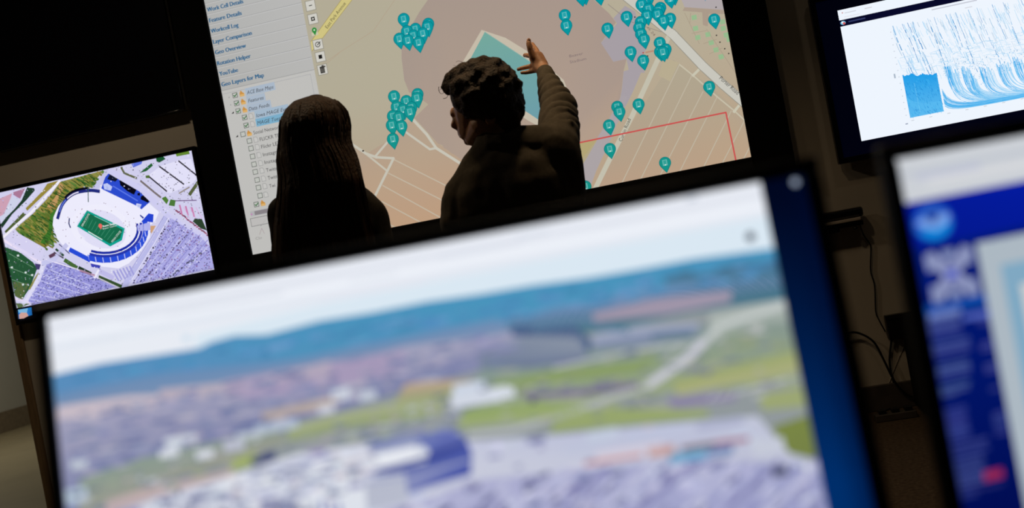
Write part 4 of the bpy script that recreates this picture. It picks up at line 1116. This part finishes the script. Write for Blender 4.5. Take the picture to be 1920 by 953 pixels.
# ------------------------------------------------------------------ small things on the right of the wall
YB = D - 0.075
p0 = un(1610, 397, YB); 
bar = empty('sound_bar', (p0.x - 0.2, D, p0.z - 0.03), 'small black bar-shaped device on a wall bracket, its cable hanging down', 'device')
q0, q1 = un(1608, 388, YB), un(1612, 406, YB)
bm_ = MB(); hz = (q0.z - q1.z) / 2; zc = (q0.z + q1.z) / 2
rings = []
for x in (p0.x - 0.40, p0.x - 0.396, p0.x - 0.02, p0.x + 0.012, p0.x + 0.018):
    s_ = 0.82 if x in (p0.x - 0.40, p0.x + 0.018) else 1.0
    rings.append([V((x, YB + 0.012 + 0.032 * s_ * math.copysign(abs(math.cos(2 * math.pi * k / 20)) ** .6, math.cos(2 * math.pi * k / 20)), zc + hz * s_ * math.copysign(abs(math.sin(2 * math.pi * k / 20)) ** .6, math.sin(2 * math.pi * k / 20)))) for k in range(20)])
bm_.loft(rings); bm_.build('body', 'gloss', bar, smooth=False)
MB().box(p0.x - 0.34, p0.x + 0.0, YB - 0.03, YB + 0.04, zc - hz - 0.016, zc - hz - 0.001).build('pale_plate', 'pale', bar, bevel=0.003)['label'] = 'pale plate under the bar'
MB().box(p0.x - 0.36, p0.x + 0.012, YB - 0.012, YB + 0.045, zc - hz - 0.042, zc - hz - 0.017).build('bracket', 'black', bar, bevel=0.005)
MB().box(p0.x - 0.30, p0.x - 0.1, YB + 0.03, D, zc - hz - 0.06, zc + hz * .5).build('wall_plate', 'black', bar)
MB().ell(un(1604, 428, YB), (0.012, 0, 0), (0, 0.01, 0), (0, 0, 0.008)).build('cable_plug', 'black', bar, smooth=True)

YW = D - 0.012
c_ = [un(x, y, YW) for x, y in ((1610, 421), (1619, 440), (1631, 458), (1633, 470), (1632.6, 508), (1640, 537), (1642, 583), (1648, 600), (1660, 622))]
c_[0].y = YB + 0.02
tag(MB().tube(catmull(c_), 0.0035).build('cable', 'black', smooth=True), 'thin black cable hanging from the bar device down to the wall box', 'cable', 'cables on the right of the wall')
bx0 = un(1657, 592, YW)
wb = empty('wall_box', (bx0.x + 0.08, D, bx0.z - 0.11), 'black box fixed to the wall at the lower end of the cable', 'box')
MB().box(bx0.x, bx0.x + 0.17, D - 0.05, D, un(1670, 636, YW).z, bx0.z).build('box_body', 'black', wb, bevel=0.004)
MB().box(bx0.x - 0.003, bx0.x + 0.173, D - 0.055, D - 0.05, bx0.z - 0.02, bx0.z + 0.002).build('lid', 'gloss', wb, bevel=0.002)
c_ = [un(x, y, YW) for x, y in ((1672, 634), (1668, 671), (1670, 696), (1676, 721), (1680, 758), (1686, 799))]
fl_ = V((c_[-1].x - 0.01, D - 0.05, 0.01)); c_[-1].y = D - 0.03
tag(MB().tube(catmull(c_[:-1] + [c_[-1], fl_, fl_ + V((-0.1, -0.08, 0))]), 0.005).build('cable', 'black', smooth=True), 'thick black cable dropping from the wall box to the floor', 'cable', 'cables on the right of the wall')
c_ = [un(x, y, YW - 0.02) for x, y in ((1535, 668), (1560, 640), (1594, 624), (1618, 628), (1639, 642.5), (1655, 671), (1670, 702), (1684, 725), (1699, 739), (1712, 745))]
c_[0].y = D - 0.004
tag(MB().tube(catmull(c_), 0.0055).build('cable', 'black', smooth=True), 'black cable arching in from the left below the wall box', 'cable', 'cables on the right of the wall')
c_ = [un(x, y, D - 0.0025) for x, y in ((1697, 645), (1684, 675), (1660, 735), (1635, 783))]
tag(MB().tube(catmull(c_), 0.0016).build('wire', 'pale', smooth=True), 'very thin pale wire slanting down across the wall to the floor', 'wire')
# black equipment cabinet standing under the box
cx0 = un(1686, 640, D - 0.45).x; 
cx0 = (un(1683, 645, D - 0.4).x + un(1702, 750, D - 0.4).x) / 2
cz1 = un(1692, 650, D - 0.4).z
cx0 += 0.085
cab = empty('equipment_cabinet', (cx0 + 0.3, D - 0.25, 0), 'black equipment cabinet against the wall below the black wall box', 'cabinet')
MB().box(cx0, cx0 + 0.6, D - 0.42, D - 0.07, 0.02, cz1).build('body', 'mattblack', cab, bevel=0.005)
cab_door = MB().box(cx0 + 0.01, cx0 + 0.59, D - 0.44, D - 0.421, 0.06, cz1 - 0.03).build('door', 'mattblack', cab, bevel=0.003)
MB().box(cx0 + 0.04, cx0 + 0.055, D - 0.46, D - 0.44, 0.2, 0.28).build('door_handle', 'metal', cab_door)
MB().box(cx0 + 0.02, cx0 + 0.58, D - 0.40, D - 0.08, 0, 0.02).build('plinth', 'mattblack', cab)
strp = empty('power_strip', (cx0 - 0.12, D - 0.3, 0), 'dark power strip on the floor beside the cabinet', 'power strip')
MB().box(cx0 - 0.22, cx0 - 0.03, D - 0.26, D - 0.2, 0, 0.035).build('strip_body', 'base', strp, bevel=0.004)
for k in range(3): MB().box(cx0 - 0.20 + k * .06, cx0 - 0.165 + k * .06, D - 0.25, D - 0.21, 0.035, 0.055).build('plug', 'black', strp, bevel=0.003)

# ------------------------------------------------------------------ people
def hanging_hand(mb, wrist, side):
    """relaxed hand below a hanging arm; side -1 left, +1 right"""
    w_ = V(wrist)
    mb.rcone(w_, w_ + V((0, -0.005, -0.075)), 0.024, 0.036, flat=((1, 0, 0), 0.5))
    for i, (dy, L) in enumerate(((0.03, 0.072), (0.010, 0.080), (-0.011, 0.075), (-0.031, 0.058))):
        a = w_ + V((0, dy, -0.092)); b = a + V((-side * 0.008, 0, -L * .5)); c = b + V((-side * 0.022, 0, -L * .42))
        mb.rcone(a + V((0, 0, 0.02)), b, 0.0095, 0.009); mb.rcone(b, c, 0.0088, 0.0075)
    a = w_ + V((0, 0.028, -0.03)); b = a + V((-side * 0.012, 0.024, -0.04)); c = b + V((-side * 0.008, 0.006, -0.03))
    mb.rcone(a, b, 0.012, 0.0105); mb.rcone(b, c, 0.0105, 0.0085)

def legs(thing, hip, hz_, lw, foot_dx, back=0.0):
    mb = MB()
    for s_ in (-1, 1):
        h0 = V((hip.x + s_ * lw, hip.y, hz_)); kn = V((hip.x + s_ * (lw + 0.01), hip.y + 0.015, hz_ * 0.53)); an = V((hip.x + s_ * foot_dx, hip.y - 0.01, 0.10))
        mb.rcone(h0, kn, 0.088, 0.064); mb.rcone(kn, an, 0.066, 0.056)
    mb.ell((hip.x, hip.y, hz_ + 0.02), (0.175, 0, 0), (0, 0.118, 0), (0, 0, 0.13))
    mb.skin('trousers', 'trousers', thing, 0.012, 4)
    for s_ in (-1, 1):
        sh = MB(); f = V((hip.x + s_ * foot_dx, hip.y - 0.03, 0.045))
        sh.rcone(f, f + V((s_ * 0.02, 0.16, -0.012)), 0.042, 0.034); sh.rcone(f + V((0, 0, 0.0)), f + V((0, 0.02, 0.055)), 0.042, 0.046)
        sh.box(f.x - 0.035, f.x + 0.035 + s_ * 0.0, f.y - 0.035, f.y + 0.19, 0.0, 0.02)
        sh.skin('shoe', 'shoe', thing, 0.006, 5)

# ---- person with raised arm
YP = 3.0
def pm(x, y, d=0.0): return un(x, y, YP + d)
base = pm(985, 420); 
man = empty('person', (base.x, YP, 0), 'person with short curly hair and grey-brown shirt pointing one raised hand at the map', 'person', 'people in front of the map screen')
PXM = 1.0 / 625.0      # metres per pixel at that depth
def px(n): return n * PXM
sk = MB()
# head, turned to the left and bent down
sk.ell(pm(908, 178, -0.005), (0.092, 0, 0), (0, 0.080, 0), (0, 0, 0.098))
sk.rcone(pm(893, 203, 0.02), pm(886, 238, 0.035), 0.074, 0.050)
sk.rcone(pm(888, 240, 0.03), pm(884, 258, 0.04), 0.046, 0.026)
sk.rcone(pm(905, 235, -0.02), pm(888, 258, 0.02), 0.042, 0.028)                  # jaw
sk.rcone(pm(851, 208, 0.035), pm(850, 214, 0.03), 0.012, 0.011)                  # brow
sk.rcone(pm(856, 219, 0.03), pm(851.5, 235, 0.03), 0.010, 0.0115)                # nose
sk.rcone(pm(851.5, 236, 0.03), pm(860, 240, 0.03), 0.0095, 0.010)
sk.rcone(pm(861, 249, 0.045), pm(866, 252, 0.02), 0.007, 0.007)                  # lips
sk.rcone(pm(864, 255, 0.045), pm(868, 257, 0.02), 0.0075, 0.007)
sk.ell(pm(879, 265, 0.04), (0.016, 0, 0), (0, 0.018, 0), (0, 0, 0.013))          # chin
for k in range(9):                                                               # ear rim
    a = R(-150 + k * 36); b = R(-150 + (k + 1) * 36)
    e0 = pm(918, 216, -0.078)
    if k < 8: sk.rcone(e0 + V((math.cos(a) * 0.014, 0, math.sin(a) * 0.026)), e0 + V((math.cos(b) * 0.014, 0, math.sin(b) * 0.026)), 0.006, 0.006, 8)
sk.ell(pm(918, 217, -0.066), (0.012, 0, 0), (0, 0.012, 0), (0, 0, 0.022))
sk.rcone(pm(922, 232, 0.0), pm(948, 310, 0.01), 0.056, 0.056)                     # neck
# trunk and arms under the clothes
sk.rcone(pm(955, 330), pm(1000, 500), 0.06, 0.07); 
S_R, E_R, W_R = pm(1052, 280, 0.02), pm(1046, 204, 0.24), un(1021, 134, YP + 0.44)
sk.rcone(pm(955, 320), S_R, 0.05, 0.045); sk.rcone(S_R, E_R, 0.045, 0.038); sk.rcone(E_R, W_R, 0.036, 0.024)
S_L = pm(866, 368); E_L = pm(878, 545, 0.0); W_L = V((E_L.x + 0.02, YP + 0.08, E_L.z - 0.25))
sk.rcone(pm(955, 330), S_L, 0.05, 0.04); sk.rcone(S_L, E_L, 0.045, 0.036); sk.rcone(E_L, W_L, 0.036, 0.024)
hanging_hand(sk, W_L, -1)
# raised hand
def hp(x, y, d): return un(x, y, YP + d)
sk.rcone(W_R, hp(1018, 128, 0.455), 0.023, 0.023)
sk.rcone(hp(1018, 127, 0.46), hp(1005, 106, 0.475), 0.0215, 0.0200)
sk.rcone(hp(1010, 130, 0.46), hp(1000, 108, 0.475), 0.0165, 0.0165)
sk.rcone(hp(1021, 122, 0.465), hp(1011, 104, 0.485), 0.0150, 0.0150)
def finger(*p):
    for (a, r0), (b, r1) in zip(p, p[1:]): sk.rcone(hp(*a), hp(*b), r0, r1, 12)
finger(((999, 108, .46), .0125), ((993.5, 91, .455), .0105), ((991.5, 82, .455), .0100), ((991.5, 75.5, .46), .0085))      # thumb
finger(((1009, 103, .485), .011), ((1006, 94, .515), .0095), ((1001, 87, .54), .0085), ((998, 82, .555), .0075))           # forefinger, pointing at the map
finger(((1000, 106, .485), .010), ((990, 104, .51), .0092), ((985, 103.5, .535), .0082), ((983.5, 104, .55), .0075))      # middle
finger(((1004, 122, .475), .010), ((992, 125, .49), .0090), ((981, 127.5, .495), .0082), ((971.5, 130, .50), .0070))      # ring
finger(((1008, 131, .465), .0095), ((997, 134, .475), .0086), ((987, 136, .48), .0078), ((978, 136.5, .482), .0066))      # little
body = sk.skin('body', 'skin', man, 0.0042, 3)
nl = MB(); nl.ell(hp(991.6, 75.5, .4515), (0.0055, 0, 0), (0, 0.002, 0), (0, 0, 0.007)); nl.build('thumb_nail', 'nail', man, smooth=True)
ey = MB(); ey.ell(pm(862, 214, 0.035), (0.010, 0, 0), (0, 0.012, 0), (0, 0, 0.009)); ey.build('eye', 'eye', man, smooth=True)
# hair
rnd = random.Random(3)
hr = MB()
hc = pm(909, 172, -0.005)
AX, AY, AZ = 0.106, 0.094, 0.100
hr.ell(hc, (AX, 0, 0), (0, AY, 0), (0, 0, AZ), 24, 14)
hr.rcone(pm(935, 195, -0.02), pm(950, 222, -0.01), 0.072, 0.048)
hr.rcone(pm(955, 180, -0.01), pm(963, 210, -0.01), 0.042, 0.034)
hr.rcone(pm(905, 190, -0.05), pm(925, 205, -0.05), 0.045, 0.045)
hr.rcone(pm(852, 160, 0.0), pm(838, 172, 0.0), 0.034, 0.014)
hr.rcone(pm(870, 140, 0.0), pm(842, 150, 0.0), 0.040, 0.020)
hr.rcone(pm(848, 152, 0.0), pm(833, 163, 0.0), 0.030, 0.013)
for k in range(150):
    th = rnd.uniform(0, 6.283); zz = rnd.uniform(-0.35, 1)
    q = V((AX * math.sqrt(1 - zz * zz) * math.cos(th), AY * math.sqrt(1 - zz * zz) * math.sin(th), AZ * zz))
    if q.x < -0.05 and zz < 0.05: continue
    r = rnd.uniform(0.012, 0.022)
    hr.ell(hc + q * 0.935, (r, 0, 0), (0, r, 0), (0, 0, r * 0.8), 8, 5)
for x, y, r in ((962, 150, 12), (970, 158, 11), (967, 170, 14), (973, 182, 11), (976, 193, 9), (977, 200, 9), (975, 212, 9), (970, 222, 9), (960, 232, 9), (946, 234, 12), (964, 214, 14), (958, 142, 9)):
    hr.ell(pm(x, y, rnd.uniform(-.04, .03)), (px(r), 0, 0), (0, px(r) * 1.3, 0), (0, 0, px(r)), 8, 5)
def curls(p, n):
    return noise.noise(V((p.x * 26, p.y * 26, p.z * 48))) * 0.005 + noise.noise(p * 110.0) * 0.0022
hair = hr.skin('hair', 'hair_m', man, 0.0045, 7, curls)
lk = MB()
for (x, y, r, d) in ((828, 168, 7, 0), (831, 176, 8, .01), (862, 124, 8, 0), (852, 130, 6, .01), (966, 148, 5, 0), (977, 176, 4, 0), (979, 190, 4, 0), (838, 146, 7, 0)):
    a0_ = rnd.uniform(0, 6.28); c0 = pm(x, y, d)
    pts = [c0 + V((math.cos(a0_ + t * .42) * px(r), math.sin(t * .5) * 0.01, math.sin(a0_ + t * .42) * px(r) * 1.15)) for t in range(11)]
    lk.tube(pts, 0.0010, 5, 0.0004)
lk.build('loose_curls', 'hair_m', hair, smooth=True)['kind'] = 'stuff'
# shirt
sh = MB()
sh.rcone(pm(922, 302), pm(869, 366), px(46), px(41))
sh.rcone(pm(869, 368), pm(870, 420), px(44), px(47)); sh.rcone(pm(870, 420), E_L, px(46), 0.058); sh.rcone(E_L, W_L, 0.057, 0.042)
sh.rcone(pm(955, 276), pm(1030, 276, 0.01), px(42), px(42))
sh.rcone(pm(1046, 288, 0.0), pm(1058, 372), px(46), px(43))
lv = ((948, 285, 50, .075), (956, 310, 95, .095), (964, 345, 116, .112), (972, 390, 122, .12), (984, 450, 118, .118), (1000, 540, 112, .115), (1016, 630, 112, .118), (1030, 700, 114, .12))
sh.loft([[pm(x, y) + V((px(hw) * math.copysign(abs(math.cos(2 * math.pi * k / 28)) ** .75, math.cos(2 * math.pi * k / 28)), hd * math.copysign(abs(math.sin(2 * math.pi * k / 28)) ** .75, math.sin(2 * math.pi * k / 28)), 0)) for k in range(28)] for x, y, hw, hd in lv])
sh.rcone(pm(1000, 330), pm(1050, 300), 0.10, 0.07)
# raised sleeve
sh.rcone(pm(1044, 280, 0.0), pm(1047, 240, 0.12), px(45), px(40)); sh.rcone(pm(1047, 240, 0.12), E_R, px(42), px(37))
el = V(E_R) + V((0.008, -0.005, -0.012)); sh.rcone(el, el + V((0.012, -0.01, 0.0)), 0.058, 0.050)
sh.rcone(E_R, W_R + (E_R - W_R) * 0.10, px(35), 0.0285)
def facing(x, y, d): return un(x, y, YP + d)
for (x0, y0, x1, y1, d0, d1, r) in ((1019, 160, 1036, 147, .345, .35, .009), (1019, 178, 1044, 160, .285, .285, .011), (1020, 196, 1050, 172, .225, .225, .012), (1020, 214, 1056, 192, .145, .15, .013), (1020, 232, 1062, 208, .065, .07, .014), (1028, 250, 1068, 230, .0, .01, .015)):
    sh.rcone(facing(x0, y0, d0 + .02), facing(x1, y1, d1 + .02), r, r * .8)
# collar
for k in range(12):
    a, b = R(k * 30), R(k * 30 + 30); cc_ = pm(944, 266)
    def cp(t): return cc_ + V((math.cos(t) * 0.070 - 0.004 * math.sin(t), math.sin(t) * 0.066, 0.012 + 0.020 * -math.cos(t) * 0.9))
    sh.rcone(cp(a), cp(b), 0.014, 0.014, 8); sh.rcone(cp(a) - V((0, 0, .02)), cp(b) - V((0, 0, .02)), 0.018, 0.018, 8)
sh.ell(pm(992, 247, -.01), (0.02, 0, 0), (0, 0.02, 0), (0, 0, 0.012), 8, 5)
def folds(p, n):
    q = V((p.x * 7, p.y * 7, p.z * 3.2))
    f = noise.noise(q) * 0.010 + noise.noise(p * 22) * 0.0035
    if p.y > YP + 0.03 and p.x > E_R.x - 0.12 and p.z > S_R.z - 0.06:          # creases running round the raised sleeve
        ax = (W_R - S_R).normalized(); t = (p - S_R).dot(ax) - (p.x - E_R.x) * 0.95
        am = 0.35 + 0.65 * max(0.0, min(1.0, 0.5 + 1.6 * noise.noise(p * 11 + V((4, 0, 0)))))
        f += (abs(math.sin(t * 46 + 3.4 * noise.noise(p * 8))) ** 0.7 - 0.6) * 0.014 * am
    return f
shirt = sh.skin('shirt', 'shirt', man, 0.0075, 5, folds)
cf_ = MB(); dd = (E_R - W_R).normalized(); a_ = dd.orthogonal().normalized(); b_ = dd.cross(a_)
cf_.loft([[W_R + dd * t + (a_ * math.cos(k * math.pi / 12) + b_ * math.sin(k * math.pi / 12)) * r for k in range(24)] for t, r in ((0.002, .024), (0.0, .0265), (0.004, .0285), (0.05, .0325), (0.056, .031))])
cf_.build('cuff', 'shirt', shirt, smooth=True)
legs(man, V((pm(1030, 700).x - 0.005, YP, 0)), 0.90, 0.09, 0.12)

# ---- person with long hair
YQ = 2.88
def pw_(x, y, d=0.0): return un(x, y, YQ + d)
PXW = 1.0 / 650.0
wc = pw_(620, 420)
wom = empty('person', (wc.x, YQ, 0), 'person with long straight dark hair and dark top, seen from behind', 'person', 'people in front of the map screen')
hx = pw_(594, 245)
sk = MB()
sk.ell(hx + V((0, 0.01, 0.02)), (0.075, 0, 0), (0, 0.092, 0), (0, 0, 0.088))
sk.rcone(hx + V((0, 0.045, -0.01)), hx + V((0, 0.062, -0.075)), 0.062, 0.036)
sk.ell(hx + V((0, 0.085, -0.10)), (0.022, 0, 0), (0, 0.018, 0), (0, 0, 0.016))
sk.rcone(hx + V((0, 0.105, -0.005)), hx + V((0, 0.122, -0.035)), 0.008, 0.011)
sk.rcone(hx + V((-0.02, 0.098, -0.068)), hx + V((0.02, 0.098, -0.068)), 0.008, 0.008)
for s_ in (-1, 1): sk.ell(hx + V((s_ * 0.077, 0.01, -0.01)), (0.008, 0, 0), (0, 0.016, 0), (0, 0, 0.028))
sk.rcone(hx + V((0, -0.005, -0.05)), hx + V((0, -0.02, -0.2)), 0.050, 0.055)
LS, RS = pw_(532, 398), pw_(697, 402)
cs = (LS + RS) / 2; cs.y = YQ - 0.015
sk.rcone(cs + V((0, 0, 0.02)), cs + V((0, 0, -0.38)), 0.085, 0.085)
arms = []
for s_, S_ in ((-1, LS), (1, RS)):
    E2 = V((S_.x + s_ * 0.01, YQ - 0.02, S_.z - 0.28)); W2 = V((E2.x - s_ * 0.02, YQ + 0.10, E2.z - 0.22))
    sk.rcone(cs, S_, 0.05, 0.04); sk.rcone(S_, E2, 0.038, 0.032); sk.rcone(E2, W2, 0.032, 0.021)
    hanging_hand(sk, W2, s_); arms.append((S_, E2, W2))
sk.skin('body', 'skin', wom, 0.005, 3)
for s_ in (-1, 1): MB().ell(hx + V((s_ * 0.03, 0.098, 0.005)), (0.012, 0, 0), (0, 0.010, 0), (0, 0, 0.008)).build('eye', 'eye', wom, smooth=True)
tp = MB()
for s_, (S_, E2, W2) in zip((-1, 1), arms):
    tp.rcone(S_ + V((0, 0, 0)), E2, 0.054, 0.046); tp.rcone(E2, W2, 0.045, 0.033)
    tp.rcone(cs + V((s_ * 0.05, 0, 0.055)), S_ + V((0, 0, 0.004)), 0.062, 0.050)
tp.loft([[cs + V((0, -0.002, z)) + V((hw * math.cos(2 * math.pi * k / 24), hd * math.sin(2 * math.pi * k / 24), 0)) for k in range(24)] for z, hw, hd in ((0.06, .10, .07), (0.02, .15, .088), (-0.06, .165, .10), (-0.16, .155, .105), (-0.28, .135, .095), (-0.40, .15, .10), (-0.52, .17, .115))])
tp.skin('top', 'top', wom, 0.009, 5, folds)
Lc = [(594, 180), (575, 182), (552, 193), (538, 210), (531, 232), (529, 262), (525, 305), (526, 340), (520, 385), (514, 430), (512, 480)]
Rc = [(596, 179), (613, 181), (632, 190), (645, 206), (652, 230), (653, 268), (664, 290), (670, 305), (674, 322), (681, 350), (690, 392), (700, 440)]
Lw = [pw_(*p) for p in Lc]; Rw = [pw_(*p) for p in Rc]
def xat(pts, z):
    pts = sorted(pts, key=lambda p: p.z)
    if z <= pts[0].z: return pts[0].x
    for a, b in zip(pts, pts[1:]):
        if z <= b.z: return a.x + (b.x - a.x) * (z - a.z) / max(1e-6, b.z - a.z)
    return pts[-1].x
ztop = max(p.z for p in Lw + Rw); zbot = cs.z - 0.20
rings = []
NZ = 64; NA = 96
for i in range(NZ + 1):
    t = i / NZ
    z = ztop - 0.0015 - (ztop - zbot) * (t ** 1.35)
    x0, x1 = xat(Lw, z), xat(Rw, z)
    hw = max(0.012, (x1 - x0) / 2); cx = (x0 + x1) / 2
    dz = ztop - z
    hd = min(0.112, 0.112 * math.sqrt(max(0.0, 1 - (1 - min(1, dz / 0.12)) ** 2)) + 0.004)
    cyy = YQ - 0.0
    if dz > 0.14:
        k_ = min(1, (dz - 0.14) / 0.14); hd = 0.112 + (0.062 - 0.112) * k_; cyy = YQ - 0.075 * k_
    ring = []
    for k in range(NA):
        a = 2 * math.pi * k / NA
        st = noise.noise(V((k * 0.9, z * 1.5, 3.0))) * 0.0035 + noise.noise(V((math.cos(a) * 6, math.sin(a) * 6, z * 4))) * 0.004
        st *= min(1, dz / 0.05)
        ring.append(V(((cx + (hw + st) * math.cos(a)) * cyy / YQ, cyy + (hd + st) * math.sin(a), z + (noise.noise(V((k * 1.1, 0, 9))) * 0.04 if i == NZ else 0))))
    rings.append(ring)
hm = MB().loft(rings); hm.build('hair', 'hair_w', wom, smooth=True)
sd = MB(); rnd = random.Random(8)
for k in range(150):
    a = rnd.choice([rnd.uniform(math.pi, 2 * math.pi), rnd.uniform(-0.25, 0.25), rnd.uniform(math.pi - .25, math.pi + .25)]); j = int(a / (2 * math.pi) * NA) % NA
    i0 = rnd.randint(6, 26); i1 = min(NZ, i0 + rnd.randint(18, 40))
    pts = []
    ph = rnd.uniform(0, 6)
    for i in range(i0, i1 + 1, 3):
        c = sum(rings[i], V((0, 0, 0))) / NA; p = rings[i][j]
        pts.append(p + (p - c).normalized() * (0.0012 + 0.0016 * math.sin(i * .21 + ph)))
    sd.tube(pts, 0.0016, 5, 0.0007)
sd.build('loose_strands', 'hair_w', wom, smooth=True)['kind'] = 'stuff'
legs(wom, V((cs.x, YQ - 0.01, 0)), 0.86, 0.08, 0.10)
